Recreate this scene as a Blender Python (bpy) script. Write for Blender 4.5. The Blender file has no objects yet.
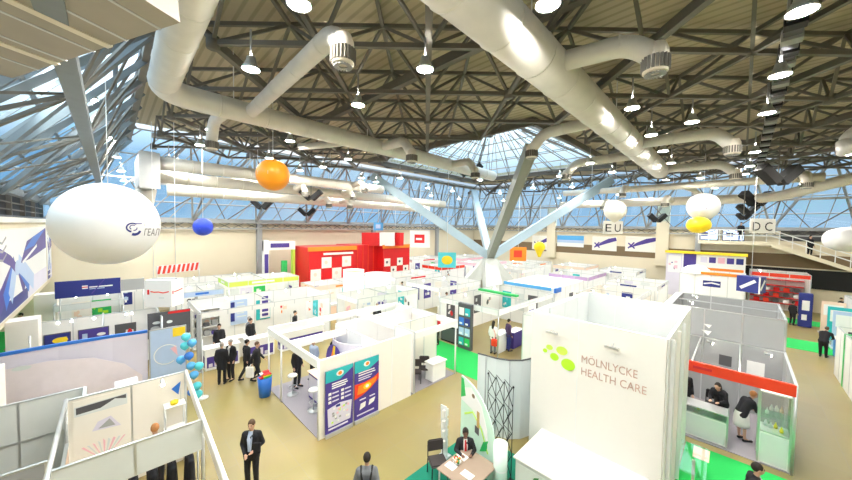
import bpy, bmesh, math, random
from mathutils import Vector, Matrix
random.seed(7)
C = bpy.context.scene.collection
S = math.sqrt(.5); PI = math.pi
# ------------------------------------------------------------ camera model
F, CX, CY, H = 316., 426., 240., 6.6
P = math.atan(.038); R = .0165
def ray(x, y):
    dx, dy = x-CX, y-CY
    c, s = math.cos(R), math.sin(R)
    ux, uy = dx*c+dy*s, -dx*s+dy*c
    r, u = ux/F, -uy/F
    return r, math.cos(P)+math.sin(P)*u, -math.sin(P)+math.cos(P)*u
def W(x, y, h=0.):
    r, f, z = ray(x, y); t = (h-H)/z
    return Vector(((f+r)*S*t, (f-r)*S*t, h))
def at(x, y, Z):
    r, f, z = ray(x, y); t = Z/f
    return Vector(((f+r)*S*t, (f-r)*S*t, H+z*t))
cam = bpy.data.objects.new('camera', bpy.data.cameras.new('camera')); C.objects.link(cam)
cam.data.sensor_width = 36.; cam.data.lens = 36.*F/852.; cam.data.clip_start = .05; cam.data.clip_end = 400
fw = Vector((S, S, 0)); rt = Vector((S, -S, 0)); up = Vector((0, 0, 1))
cf = fw*math.cos(P)-up*math.sin(P); cu = fw*math.sin(P)+up*math.cos(P)
c, s = math.cos(R), math.sin(R)
cr2 = rt*c+cu*s; cu2 = -rt*s+cu*c
M = Matrix((cr2, cu2, -cf)).transposed().to_4x4(); M.translation = (0, 0, H)
cam.matrix_world = M
bpy.context.scene.camera = cam
# ------------------------------------------------------------ materials
MATS = {}
def pm(name, rgb, rough=.6, metal=0., var=.06, scale=4., bump=0., spec=.4):
    if name in MATS: return MATS[name]
    m = bpy.data.materials.new(name); m.use_nodes = True
    nt = m.node_tree; b = nt.nodes['Principled BSDF']
    b.inputs['Roughness'].default_value = rough; b.inputs['Metallic'].default_value = metal
    b.inputs['Specular IOR Level'].default_value = spec
    tc = nt.nodes.new('ShaderNodeTexCoord'); n = nt.nodes.new('ShaderNodeTexNoise')
    n.inputs['Scale'].default_value = scale; n.inputs['Detail'].default_value = 3
    nt.links.new(tc.outputs['Object'], n.inputs['Vector'])
    r = nt.nodes.new('ShaderNodeValToRGB')
    r.color_ramp.elements[0].color = [max(0, v*(1-var)) for v in rgb]+[1]
    r.color_ramp.elements[1].color = [min(1, v*(1+var)) for v in rgb]+[1]
    nt.links.new(n.outputs['Fac'], r.inputs['Fac']); nt.links.new(r.outputs['Color'], b.inputs['Base Color'])
    if bump:
        bp = nt.nodes.new('ShaderNodeBump'); bp.inputs['Strength'].default_value = bump
        nt.links.new(n.outputs['Fac'], bp.inputs['Height']); nt.links.new(bp.outputs['Normal'], b.inputs['Normal'])
    MATS[name] = m; return m
def em(name, rgb, st):
    if name in MATS: return MATS[name]
    m = bpy.data.materials.new(name); m.use_nodes = True; nt = m.node_tree
    b = nt.nodes['Principled BSDF']; b.inputs['Base Color'].default_value = (*rgb, 1)
    b.inputs['Emission Color'].default_value = (*rgb, 1); b.inputs['Emission Strength'].default_value = st
    MATS[name] = m; return m
def glassmat(name, tint, gl=.06, rough=.05):
    m = bpy.data.materials.new(name); m.use_nodes = True; nt = m.node_tree
    for n in list(nt.nodes):
        if n.type != 'OUTPUT_MATERIAL': nt.nodes.remove(n)
    out = [n for n in nt.nodes][0]
    t = nt.nodes.new('ShaderNodeBsdfTransparent'); t.inputs['Color'].default_value = (*tint, 1)
    g = nt.nodes.new('ShaderNodeBsdfGlossy'); g.inputs['Roughness'].default_value = rough
    mx = nt.nodes.new('ShaderNodeMixShader'); mx.inputs['Fac'].default_value = gl
    nt.links.new(t.outputs[0], mx.inputs[1]); nt.links.new(g.outputs[0], mx.inputs[2]); nt.links.new(mx.outputs[0], out.inputs['Surface'])
    MATS[name] = m; return m
WHITE = pm('white_panel', (.84, .84, .83), .45, var=.02)
TOWERW = pm('cream_white_panel', (.74, .71, .66), .5, var=.015)
OFFW = pm('warm_white_panel', (.86, .82, .75), .5, var=.02)
GREYP = pm('grey_panel', (.68, .72, .72), .5, var=.03)
MIDG = pm('mid_grey_panel', (.36, .37, .38), .55, var=.04)
DARKG = pm('dark_grey', (.09, .09, .10), .5)
BLACK = pm('black', (.012, .012, .014), .6)
BLKFAB = pm('black_cloth', (.014, .014, .018), .85, var=.2, scale=30)
ALU = pm('aluminium', (.62, .64, .65), .35, .7, var=.03)
WHMET = pm('white_metal', (.80, .81, .80), .35, 0, var=.02)
FOIL = pm('foil_duct', (.76, .74, .70), .55, .15, var=.10, scale=2.5, bump=.25)
GALV = pm('grey_galvanised', (.40, .37, .33), .6, .2, var=.2, scale=1.5)
DUCTW = pm('pale_duct', (.80, .75, .66), .5, .15, var=.06, scale=2.)
STEEL = pm('truss_steel', (.16, .15, .13), .55, .1, var=.15, scale=1.)
STEELL = pm('light_steel', (.36, .37, .37), .5, .2, var=.1)
BGREY = pm('blue_grey_steel', (.20, .23, .25), .5, .1, var=.1)
BLUEST = pm('pale_blue_steel', (.42, .53, .60), .45, 0, var=.05)
OLIVE = pm('olive_grey_steel', (.31, .33, .28), .5, 0, var=.05)
CONC = pm('pale_concrete', (.58, .59, .55), .8, 0, var=.06)
TAN = pm('tan_wall', (.76, .68, .52), .8, 0, var=.05, scale=.6)
BROWN = pm('brown_wall', (.20, .14, .08), .8)
NAVY = pm('navy_print', (.025, .035, .22), .45)
PURP = pm('purple_print', (.07, .045, .27), .45)
LILAC = pm('lilac_print', (.70, .67, .79), .45, var=.08, scale=.8)
PALEB = pm('pale_blue_print', (.45, .58, .80), .45)
BLUE = pm('blue_print', (.03, .17, .62), .45)
SKYB = pm('sky_blue_print', (.10, .42, .80), .45)
TEAL = pm('teal_print', (.03, .46, .50), .45)
CYAN = pm('cyan_print', (.10, .62, .72), .45)
GREEN = pm('green_print', (.03, .50, .12), .45)
LIME = pm('lime_print', (.42, .80, .03), .45)
LIME2 = pm('pale_lime_print', (.58, .86, .10), .45)
RED = pm('red_print', (.66, .012, .014), .42)
RED2 = pm('bright_red', (.80, .05, .02), .42)
ORANGE = pm('orange_print', (.90, .25, .02), .42)
YELL = pm('yellow_print', (.92, .68, .03), .42)
PINK = pm('pink_print', (.86, .50, .58), .45)
FADED = pm('faded_rose_letters', (.56, .36, .30), .5)
PEACH = pm('peach_print', (.88, .66, .52), .5)
GOLD = pm('golden_wood', (.50, .34, .12), .5)
TABLEB = pm('brown_table', (.34, .25, .19), .4)
SKIN = pm('skin', (.55, .33, .23), .6, var=.05)
SKIN2 = pm('dark_skin', (.20, .10, .065), .6, var=.05)
HAIRD = pm('dark_hair', (.02, .014, .01), .7, var=.2, scale=40)
HAIRB = pm('brown_hair', (.09, .05, .025), .7, var=.2, scale=40)
HAIRR = pm('red_blonde_hair', (.45, .20, .07), .7, var=.2, scale=40)
HAIRG = pm('grey_hair', (.32, .30, .28), .7, var=.2, scale=40)
GREYFAB = pm('grey_cloth', (.17, .18, .20), .9, var=.1, scale=30)
BLUESH = pm('pale_blue_shirt', (.42, .50, .66), .8, var=.05)
WHSH = pm('white_cloth', (.80, .79, .76), .8, var=.03)
REDSH = pm('red_cloth', (.60, .03, .04), .8)
CHAIRF = pm('charcoal_fabric', (.055, .045, .045), .9, var=.15, scale=40)
GLASS = glassmat('roof_glass', (.86, .95, 1.0), .05, .05)
CLEAR = glassmat('clear_glass', (.96, .98, .97), .08, .03)
LENS = em('lamp_lens', (1., .96, .88), 330.)
SPOT = em('spot_lens', (1., .90, .72), 45.)
LEAF = pm('leaf_green', (.05, .22, .04), .6, var=.3, scale=12)
# floor: khaki vinyl tiles, faint joints
def floor_mat():
    m = bpy.data.materials.new('khaki_tile_floor'); m.use_nodes = True; nt = m.node_tree; b = nt.nodes['Principled BSDF']
    tc = nt.nodes.new('ShaderNodeTexCoord')
    br = nt.nodes.new('ShaderNodeTexBrick'); br.inputs['Scale'].default_value = 1.; br.offset = 0.
    br.inputs['Brick Width'].default_value = 1.2; br.inputs['Row Height'].default_value = 1.2
    br.inputs['Mortar Size'].default_value = .008
    br.inputs['Color1'].default_value = (.36, .285, .105, 1); br.inputs['Color2'].default_value = (.335, .265, .097, 1)
    br.inputs['Mortar'].default_value = (.33, .27, .14, 1)
    n = nt.nodes.new('ShaderNodeTexNoise'); n.inputs['Scale'].default_value = .35; n.inputs['Detail'].default_value = 5
    mx = nt.nodes.new('ShaderNodeMix'); mx.data_type = 'RGBA'; mx.blend_type = 'MULTIPLY'; mx.inputs['Factor'].default_value = .25
    nt.links.new(tc.outputs['Object'], br.inputs['Vector']); nt.links.new(tc.outputs['Object'], n.inputs['Vector'])
    nt.links.new(br.outputs['Color'], mx.inputs['A']); nt.links.new(n.outputs['Color'], mx.inputs['B'])
    nt.links.new(mx.outputs['Result'], b.inputs['Base Color']); b.inputs['Roughness'].default_value = .32
    return m
FLOOR = floor_mat()
def deck_mat():
    m = bpy.data.materials.new('ribbed_roof_deck'); m.use_nodes = True; nt = m.node_tree; b = nt.nodes['Principled BSDF']
    tc = nt.nodes.new('ShaderNodeTexCoord'); mp = nt.nodes.new('ShaderNodeMapping')
    w = nt.nodes.new('ShaderNodeTexWave'); w.inputs['Scale'].default_value = .9; w.inputs['Distortion'].default_value = 0; w.bands_direction = 'X'
    nt.links.new(tc.outputs['Object'], mp.inputs['Vector']); nt.links.new(mp.outputs['Vector'], w.inputs['Vector'])
    r = nt.nodes.new('ShaderNodeValToRGB'); r.color_ramp.elements[0].color = (.38, .33, .22, 1); r.color_ramp.elements[1].color = (.52, .45, .31, 1)
    r.color_ramp.elements[0].position = .1; r.color_ramp.elements[1].position = .35
    nt.links.new(w.outputs['Fac'], r.inputs['Fac']); nt.links.new(r.outputs['Color'], b.inputs['Base Color'])
    bp = nt.nodes.new('ShaderNodeBump'); bp.inputs['Strength'].default_value = .3; nt.links.new(w.outputs['Fac'], bp.inputs['Height']); nt.links.new(bp.outputs['Normal'], b.inputs['Normal'])
    b.inputs['Roughness'].default_value = .8; return m
DECK = deck_mat()
CARPG = pm('green_carpet', (.02, .50, .10), .95, var=.12, scale=60)
CARPT = pm('teal_green_carpet', (.01, .22, .14), .95, var=.12, scale=60)
CARPGREY = pm('grey_carpet', (.30, .28, .31), .95, var=.12, scale=60)
# ------------------------------------------------------------ mesh builder
class MB:
    def __init__(self): self.v = []; self.f = []; self.mi = []; self.mats = []; self.sm = []
    def _m(self, m):
        if m not in self.mats: self.mats.append(m)
        return self.mats.index(m)
    def add(self, vs, fs, m, smooth=False):
        o = len(self.v); self.v += [tuple(q) for q in vs]; i = self._m(m)
        for f in fs: self.f.append([k+o for k in f]); self.mi.append(i); self.sm.append(smooth)
        return self
    def hexa(self, q, m):   # 8 corners: bottom ring, top ring
        return self.add(q, [(3,2,1,0),(4,5,6,7),(0,1,5,4),(1,2,6,5),(2,3,7,6),(3,0,4,7)], m)
    def box(self, a, b, m):
        x0,y0,z0 = [min(a[i],b[i]) for i in range(3)]; x1,y1,z1 = [max(a[i],b[i]) for i in range(3)]
        return self.hexa([(x0,y0,z0),(x1,y0,z0),(x1,y1,z0),(x0,y1,z0),(x0,y0,z1),(x1,y0,z1),(x1,y1,z1),(x0,y1,z1)], m)
    def rbox(self, a, b, m, e=.02):   # box with chamfered edges (bevelled mesh)
        bm = bmesh.new(); bmesh.ops.create_cube(bm, size=1)
        ctr = [(a[i]+b[i])/2 for i in range(3)]; sz = [abs(a[i]-b[i]) for i in range(3)]
        for v in bm.verts: v.co = Vector([ctr[i]+v.co[i]*sz[i] for i in range(3)])
        bmesh.ops.bevel(bm, geom=bm.edges[:], offset=min(e, min(sz)*.45), segments=2, affect='EDGES')
        bm.verts.index_update(); vs = [v.co[:] for v in bm.verts]; fs = [[v.index for v in f.verts] for f in bm.faces]; bm.free()
        return self.add(vs, fs, m)
    def bar(self, p0, p1, w, h, m, upv=(0,0,1)):
        p0, p1 = Vector(p0), Vector(p1); d = (p1-p0)
        if d.length < 1e-6: return self
        d.normalize(); u = Vector(upv)
        if abs(d.dot(u)) > .98: u = Vector((1,0,0))
        s = d.cross(u).normalized(); t = s.cross(d)
        q = []
        for p in (p0, p1):
            for a, b in ((-1,-1),(1,-1),(1,1),(-1,1)): q.append(p+s*a*w/2+t*b*h/2)
        return self.hexa(q, m)
    def tube(self, pts, r, m, n=10, cap=True, smooth=True):
        pts = [Vector(p) for p in pts]; rs = r if isinstance(r, (list, tuple)) else [r]*len(pts)
        d0 = (pts[1]-pts[0]).normalized(); ref = Vector((0,0,1)) if abs(d0.z) < .9 else Vector((1,0,0))
        s = d0.cross(ref).normalized(); vs = []
        for i, p in enumerate(pts):
            a = (pts[i]-pts[i-1]).normalized() if i else d0
            b = (pts[i+1]-pts[i]).normalized() if i < len(pts)-1 else a
            d = (a+b).normalized(); s = (s-d*s.dot(d)).normalized(); t = d.cross(s)
            k = 1/max(.5, math.sqrt(max(.01, (1+a.dot(b))/2)))
            for j in range(n):
                an = 2*PI*j/n; vs.append(p+(s*math.cos(an)+t*math.sin(an))*rs[i]*(k if len(pts) < 4 else 1))
        fs = []
        for i in range(len(pts)-1):
            for j in range(n): fs.append((i*n+j, i*n+(j+1)%n, (i+1)*n+(j+1)%n, (i+1)*n+j))
        if cap: fs += [tuple(range(n))[::-1], tuple(range((len(pts)-1)*n, len(pts)*n))]
        return self.add(vs, fs, m, smooth)
    def lathe(self, prof, m, o=(0,0,0), n=20, smooth=True):
        vs = []; o = Vector(o)
        for r, z in prof:
            for j in range(n): an = 2*PI*j/n; vs.append(o+Vector((r*math.cos(an), r*math.sin(an), z)))
        fs = [(i*n+j, i*n+(j+1)%n, (i+1)*n+(j+1)%n, (i+1)*n+j) for i in range(len(prof)-1) for j in range(n)]
        return self.add(vs, fs, m, smooth)
    def ell(self, o, r, m, nu=16, nv=10, rot=None):
        vs = [Vector((0,0,-1))]; fs = []
        for i in range(1, nv):
            a = -PI/2+PI*i/nv
            for j in range(nu): b = 2*PI*j/nu; vs.append(Vector((math.cos(a)*math.cos(b), math.cos(a)*math.sin(b), math.sin(a))))
        vs.append(Vector((0,0,1))); L = len(vs)-1
        for j in range(nu): fs.append((0, 1+(j+1)%nu, 1+j))
        for i in range(nv-2):
            for j in range(nu): fs.append((1+i*nu+j, 1+i*nu+(j+1)%nu, 1+(i+1)*nu+(j+1)%nu, 1+(i+1)*nu+j))
        for j in range(nu): fs.append((L, 1+(nv-2)*nu+j, 1+(nv-2)*nu+(j+1)%nu))
        r = Vector(r) if not isinstance(r, (int, float)) else Vector((r,r,r))
        o = Vector(o); out = []
        for q in vs:
            q = Vector((q.x*r.x, q.y*r.y, q.z*r.z)); out.append(o+(rot @ q if rot else q))
        return self.add(out, fs, m, True)
    def poly(self, pts, depth, m):   # flat polygon extruded along a vector
        pts = [Vector(p) for p in pts]; d = Vector(depth); n = len(pts)
        vs = pts+[p+d for p in pts]
        return self.add(vs, [tuple(range(n))[::-1], tuple(range(n, 2*n))]+[(i, (i+1)%n, n+(i+1)%n, n+i) for i in range(n)], m)
    def build(self, name, parent=None, local=False):
        me = bpy.data.meshes.new(name)
        o = Vector((0,0,0)) if local or parent is None else org(parent)
        me.from_pydata([(x-o.x, y-o.y, z-o.z) for x, y, z in self.v], [], self.f)
        for m in self.mats: me.materials.append(m)
        me.polygons.foreach_set('material_index', self.mi); me.polygons.foreach_set('use_smooth', self.sm)
        bm = bmesh.new(); bm.from_mesh(me); bmesh.ops.recalc_face_normals(bm, faces=bm.faces[:]); bm.to_mesh(me); bm.free()
        ob = bpy.data.objects.new(name, me); C.objects.link(ob)
        if parent: ob.parent = parent
        return ob
def org(o):
    p = Vector(o.location)
    while o.parent: o = o.parent; p += Vector(o.location)
    return p
def tag(o, label, cat, group=None, kind=None):
    o['label'] = label; o['category'] = cat
    if group: o['group'] = group
    if kind: o['kind'] = kind
    return o
def thing(name, label, cat, loc=(0,0,0), rz=0., group=None):
    o = bpy.data.objects.new(name, None); C.objects.link(o); o.location = loc; o.rotation_euler = (0,0,rz)
    o.empty_display_size = .2
    return tag(o, label, cat, group)
def struct(o): o['kind'] = 'structure'; return o
def dup(root, loc, rz=0., label=None, group=None):
    r = root.copy(); C.objects.link(r); r.location = loc; r.rotation_euler = (0,0,rz)
    if label: r['label'] = label
    if group: r['group'] = group
    for ch in list(root.children):
        c = ch.copy(); C.objects.link(c); c.parent = r
        for g in ch.children:
            d = g.copy(); C.objects.link(d); d.parent = c
    return r
# lettering as mesh
_tx = {}
def textmesh(s, shear=0.):
    k = (s, shear)
    if k in _tx: return _tx[k]
    cu = bpy.data.curves.new('t', 'FONT'); cu.body = s; cu.size = 1.; cu.shear = shear; cu.resolution_u = 3
    ob = bpy.data.objects.new('t', cu); C.objects.link(ob)
    dg = bpy.context.evaluated_depsgraph_get(); me = bpy.data.meshes.new_from_object(ob.evaluated_get(dg))
    vs = [v.co.copy() for v in me.vertices]; fs = [tuple(p.vertices) for p in me.polygons]
    bpy.data.objects.remove(ob); bpy.data.curves.remove(cu); bpy.data.meshes.remove(me)
    _tx[k] = (vs, fs); return vs, fs
class Pan:
    """prints on a flat face: origin O (lower left), U right, V up, N outwards; coordinates in metres"""
    def __init__(self, mb, O, U, N, V=(0,0,1)): self.mb = mb; self.O = Vector(O); self.U = Vector(U); self.V = Vector(V); self.N = Vector(N); self.k = 0
    def p(self, u, v, d=0.): return self.O+self.U*u+self.V*v+self.N*d
    def rect(self, u0, v0, u1, v1, m, d=.006):
        return self.poly([(u0,v0),(u1,v0),(u1,v1),(u0,v1)], m, d)
    def poly(self, pts, m, d=.006):
        self.k += 1; d = d+self.k*.0004
        self.mb.poly([self.p(u, v, .0) for u, v in pts], self.N*d, m); return self
    def oval(self, u, v, a, b, m, d=.006, n=22, rot=0.):
        c, s = math.cos(rot), math.sin(rot)
        return self.poly([(u+a*math.cos(t)*c-b*math.sin(t)*s, v+a*math.cos(t)*s+b*math.sin(t)*c) for t in [2*PI*i/n for i in range(n)]], m, d)
    def band(self, pts, w, m, d=.006):   # thick stroke
        L = []; Rr = []
        for i, (u, v) in enumerate(pts):
            a = pts[max(0, i-1)]; b = pts[min(len(pts)-1, i+1)]
            dx, dy = b[0]-a[0], b[1]-a[1]; l = math.hypot(dx, dy) or 1
            ww = w[i] if isinstance(w, (list, tuple)) else w
            L.append((u-dy/l*ww/2, v+dx/l*ww/2)); Rr.append((u+dy/l*ww/2, v-dx/l*ww/2))
        self.k += 1
        for i in range(len(pts)-1):
            q = [L[i], L[i+1], Rr[i+1], Rr[i]]
            self.mb.poly([self.p(u, v, 0) for u, v in q], self.N*(d+self.k*.0004), m)
        return self
    def text(self, s, u, v, size, m, d=.012, width=None, shear=0.):
        vs, fs = textmesh(s, shear)
        x0 = min(q.x for q in vs); x1 = max(q.x for q in vs)
        kx = width/(x1-x0) if width else size
        self.k += 1; d = d+self.k*.0004
        self.mb.add([self.p(u+(q.x-x0)*kx, v+q.y*size, d) for q in vs], fs, m); return self
    def lines(self, u0, v0, u1, n, step, m, h=.03, jit=.25):
        for i in range(n):
            self.rect(u0, v0-i*step, u1-(u1-u0)*random.random()*jit, v0-i*step+h, m)
        return self
YF = dict(U=(1,0,0), N=(0,-1,0))     # face of a wall running along X, seen from the near side
XF = dict(U=(0,-1,0), N=(-1,0,0))    # face of a wall running along Y, seen from the near side
# ============================================================ SETTING
HX0, HX1, HY0, HY1 = -9., 42., -14., 31.
struct(MB().box((HX0,HY0,-.2),(HX1,HY1,0), FLOOR).build('floor'))
# far walls (tan), with the brown recess below the gallery on the far right one
struct(MB().box((HX0,HY1,0),(HX1,HY1+.3,6.75), TAN).build('wall_back'))
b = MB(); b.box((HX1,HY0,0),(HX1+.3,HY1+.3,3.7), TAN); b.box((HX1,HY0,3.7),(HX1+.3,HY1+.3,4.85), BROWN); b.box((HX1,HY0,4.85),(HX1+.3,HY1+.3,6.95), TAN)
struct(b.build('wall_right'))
struct(MB().box((HX0-.3,HY0,0),(HX0,HY1+.3,7.9), TAN).build('wall_left'))
struct(MB().box((HX0-.3,HY0-.3,0),(HX1+.3,HY0,13.), TAN).build('wall_front'))
# gallery on the left: parapet beam, slab and the square column below
b = MB(); b.box((HX0,HY0,2.85),(-2.72,HY1,3.0), TAN); b.box((-2.9,HY0,3.0),(-2.72,HY1,6.55), TAN)
b.box((-2.95,HY0,6.55),(-2.6,HY1,6.75), OFFW)
struct(b.build('wall_gallery'))
b = MB(); b.box((HX0,HY0,6.75),(-2.9,HY1,6.85), DARKG); b.box((-3.3,HY0,6.85),(-3.1,HY1,7.85), BLACK)
for i in range(16): b.box((-3.1,HY0+3*i,6.85),(-2.95,HY0+3*i+.12,7.85), STEEL)
for z in (7.1,7.4): b.bar((-3.0,HY0,z),(-3.0,HY1,z),.05,.05,STEEL)
struct(b.build('trim_1'))
b = MB()
for y in (18.8, 24.8, 12.8): b.box((-2.7,y-.45,0),(-1.95,y+.35,2.98), OFFW)
struct(b.build('trim_2'))
# roof deck with the square opening of the lantern
OX0, OX1, OY0, OY1 = 16.9, 32.3, 8.6, 24.0
DZ = 12.9
RX, RY, RXE = .9, 27.2, 38.2          # ridges where deck meets glazing
b = MB()
b.box((RX,HY0,DZ),(OX0,RY,DZ+.25), DECK); b.box((OX1,HY0,DZ),(RXE,RY,DZ+.25), DECK)
b.box((OX0,HY0,DZ),(OX1,OY0,DZ+.25), DECK); b.box((OX0,OY1,DZ),(OX1,RY,DZ+.25), DECK)
struct(b.build('ceiling'))
# glazed slopes
def slope(name, A0, A1, B0, B1, nseg, nrow, ms=None):
    ms = ms or STEELL
    """A = eave edge, B = ridge edge; glass sheet with glazing bars, purlins and trussed rafters below"""
    A0, A1, B0, B1 = map(Vector, (A0, A1, B0, B1)); nrm = ((A1-A0).cross(B0-A0)).normalized()
    if nrm.z < 0: nrm = -nrm
    g = MB(); g.poly([A0, A1, B1, B0], nrm*.02, GLASS); g.mats[0] = GLASS
    w = struct(g.build(name))
    f = MB()
    for i in range(nseg+1):
        t = i/nseg; p = A0.lerp(A1, t); q = B0.lerp(B1, t)
        f.bar(p-nrm*.03, q-nrm*.03, .05, .09, ms, nrm)
    for j in range(nrow+1):
        t = j/nrow; f.bar(A0.lerp(B0, t)-nrm*.08, A1.lerp(B1, t)-nrm*.08, .07, .10, ms, nrm)
    f.build('glazing_bars', w)
    return w, nrm
def edge_truss(name, A0, A1, B0, B1, n, inw, mt=STEELL, big=.20):
    """diagonal bracing in the slope plus an inner chord hung below it"""
    A0, A1, B0, B1, inw = map(Vector, (A0, A1, B0, B1, inw)); f = MB()
    for i in range(n):
        t0, t1, tm = i/n, (i+1)/n, (i+.5)/n
        a0, a1 = A0.lerp(A1, t0), A0.lerp(A1, t1); bm_ = B0.lerp(B1, tm); b0 = B0.lerp(B1, t0); b1 = B0.lerp(B1, t1)
        am = A0.lerp(A1, tm)
        k = inw*.35
        f.bar(a0+k, bm_+k, .13, .15, mt); f.bar(a1+k, bm_+k, .13, .15, mt)
        m0 = a0.lerp(b0, .5)+inw; m1 = a1.lerp(b1, .5)+inw; mm = am.lerp(bm_, .5)+inw*.5
        f.bar(m0, m1, big, big, mt)
        for q in (a0, b0, am, bm_): f.bar(m0, q+k*.3, .07, .07, STEEL)
        f.bar(m0, a0.lerp(b0, .5), .08, .08, STEEL); f.bar(a0+k, b0+k, .10, .16, mt)
        f.bar(m1, am, .05, .05, STEEL); f.bar(m1, bm_, .05, .05, STEEL)
    f.bar(A0+inw*.1, A1+inw*.1, .25, .3, mt); f.bar(B0-up*.1, B1-up*.1, .25, .3, mt)
    return struct(f.build(name))
EZ = 7.9
slope('window_1', (-2.9,HY0,EZ), (-2.9,HY1,EZ), (RX,HY0,12.6), (RX,HY1,12.6), 30, 5, BGREY)
edge_truss('trim_3', (-2.8,1,EZ), (-2.8,HY1-.3,EZ), (RX,1,12.4), (RX,HY1-.3,12.4), 7, (.5,0,-1.0), BGREY, .26)
slope('window_2', (HX1,HY1,6.95), (HX0,HY1,6.75), (RXE,RY,12.6), (-2.,RY,12.6), 34, 4)
edge_truss('trim_4', (HX1-.5,HY1-.15,7.05), (0,HY1-.15,6.95), (RXE,RY,12.4), (2.,RY,12.4), 9, (0,-.5,-.3), STEELL, .18)
slope('window_3', (HX1,HY0,6.95), (HX1,HY1,6.95), (RXE,HY0,12.6), (RXE,RY,12.6), 34, 4)
edge_truss('trim_5', (HX1-.15,HY0+3,7.05), (HX1-.15,HY1-.5,7.05), (RXE,HY0+3,12.4), (RXE,RY,12.4), 9, (-.5,0,-.3), STEELL, .18)
# gutter lattice under the far glazing
b = MB()
for (p0, p1, n) in (((0,30.6,6.75),(41.6,30.6,6.95),40), ((41.6,30.6,6.95),(41.6,-8,6.95),40)):
    p0, p1 = Vector(p0), Vector(p1)
    b.bar(p0, p1, .12, .12, STEELL); b.bar(p0-up*.5, p1-up*.5, .12, .12, STEELL)
    for i in range(n):
        q0 = p0.lerp(p1, i/n); q1 = p0.lerp(p1, (i+1)/n); b.bar(q0, q1-up*.5, .05, .05, STEEL); b.bar(q0-up*.5, q1, .05, .05, STEEL)
struct(b.build('trim_6'))
# far end piers
b = MB()
for x in (9.5, 22., 33.): b.box((x-.2,30.6,0),(x+.2,31,6.75), MIDG)
for y in (6.0, 18.): b.box((41.5,y-.55,3.0),(42,y+.55,9.6), TAN)
for y in (3.1,): b.box((41.4,y-.2,0),(41.8,y+.2,6.9), MIDG)
struct(b.build('trim_7'))
# lantern: glazed pyramid above the column tree
apex = Vector((24.6,16.3,17.2))
cor = [Vector((OX0,OY0,DZ)), Vector((OX1,OY0,DZ)), Vector((OX1,OY1,DZ)), Vector((OX0,OY1,DZ))]
for i in range(4):
    a, bb = cor[i], cor[(i+1)%4]; g = MB(); t = .0
    a2 = a.lerp(apex, .72); b2 = bb.lerp(apex, .72)
    n = ((bb-a).cross(a2-a)).normalized(); n = n if n.z > 0 else -n
    g.poly([a, bb, b2, a2], n*.02, GLASS); w = struct(g.build('window_%d' % (4+i)))
    f = MB()
    for k in range(10): f.bar(a.lerp(bb, k/9)-n*.06, a2.lerp(b2, k/9)-n*.06, .05, .08, STEELL, n)
    for k in range(6): f.bar(a.lerp(a2, k/5)-n*.1, bb.lerp(b2, k/5)-n*.1, .07, .09, STEELL, n)
    f.bar(a, a2, .14, .16, STEEL)
    # lattice hung in the slope
    for k in range(6):
        p, q = a.lerp(bb, k/6), a.lerp(bb, (k+1)/6); mid = a2.lerp(b2, (k+.5)/6)
        f.bar(p-n*.5, mid-n*.5, .045, .045, STEEL); f.bar(q-n*.5, mid-n*.5, .045, .045, STEEL)
        f.bar(p.lerp(mid, .5)-n*.5, q.lerp(mid, .5)-n*.5, .045, .045, STEEL)
    f.build('glazing_bars', w)
top = [q.lerp(apex, .72) for q in cor]
struct(MB().poly(top, (0,0,.2), DECK).build('ceiling_lantern'))
# space frame under the deck: grid turned 45 degrees to the hall
def inside(p, m=.0): return RX-.3-m <= p.x <= RXE+m and HY0 <= p.y <= RY+m
def hole(p, m=0.): return OX0-m < p.x < OX1+m and OY0-m < p.y < OY1+m
cell = 2.793; BZ, TZ = 11.3, 12.65
def fr(f, r): return Vector(((f+r)*S, (f-r)*S, 0))
bot, topc, web = MB(), MB(), MB()
bn = {}; tn = {}
for i in range(-3, 18):
    for j in range(-15, 16):
        p = fr(8.37+cell*i, -5.3+cell*j-.3); q = fr(8.37+cell*(i+.5), -5.3+cell*(j+.5)-.3)
        if inside(p) and p.x+p.y > -4: bn[i,j] = p
        if inside(q) and q.x+q.y > -4: tn[i,j] = q
for (i,j), p in bn.items():
    p = Vector((p.x,p.y,BZ))
    for di, dj in ((1,0),(0,1)):
        if (i+di,j+dj) in bn:
            q = bn[i+di,j+dj]
            if hole((p+q)/2, 3.): continue
            th = .17 if (di and j % 2 == 0) else .115
            bot.bar(p, (q.x,q.y,BZ), th, th*1.1, STEEL)
    for di, dj in ((0,0),(-1,0),(0,-1),(-1,-1)):
        if (i+di,j+dj) in tn:
            q = tn[i+di,j+dj]
            if hole((Vector((p.x,p.y,0))+q)/2, 2.2): continue
            web.bar(p, (q.x,q.y,TZ), .085, .085, STEEL)
    if (i*7+j*3) % 4 == 0 and not hole(p): web.tube([(p.x,p.y,BZ-.15),(p.x,p.y,BZ+.15)], .16, STEEL, 8)
for (i,j), p in tn.items():
    for di, dj in ((1,0),(0,1)):
        if (i+di,j+dj) in tn:
            q = tn[i+di,j+dj]
            if hole((p+q)/2): continue
            topc.bar((p.x,p.y,TZ), (q.x,q.y,TZ), .10, .12, STEEL)
struct(bot.build('trim_8')); struct(web.build('trim_9')); struct(topc.build('trim_10'))
# heavy girders along the hall grid
b = MB()
for x in (.9, 7.6):
    b.bar((x,HY0,11.9),(x,RY,11.9),.22,.30,STEEL)
for y in (-7.4,):
    b.bar((RX,y,11.9),(RXE,y,11.9),.22,.30,STEEL)
for x, y0, y1 in ((16.7,8.4,24.2),(32.5,8.4,24.2)):
    b.bar((x,y0,12.6),(x,y1,12.6),.22,.4,STEEL)
for y, x0, x1 in ((8.4,16.7,32.5),(24.2,16.7,32.5)):
    b.bar((x0,y,12.6),(x1,y,12.6),.22,.4,STEEL)
struct(b.build('trim_11'))
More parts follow.
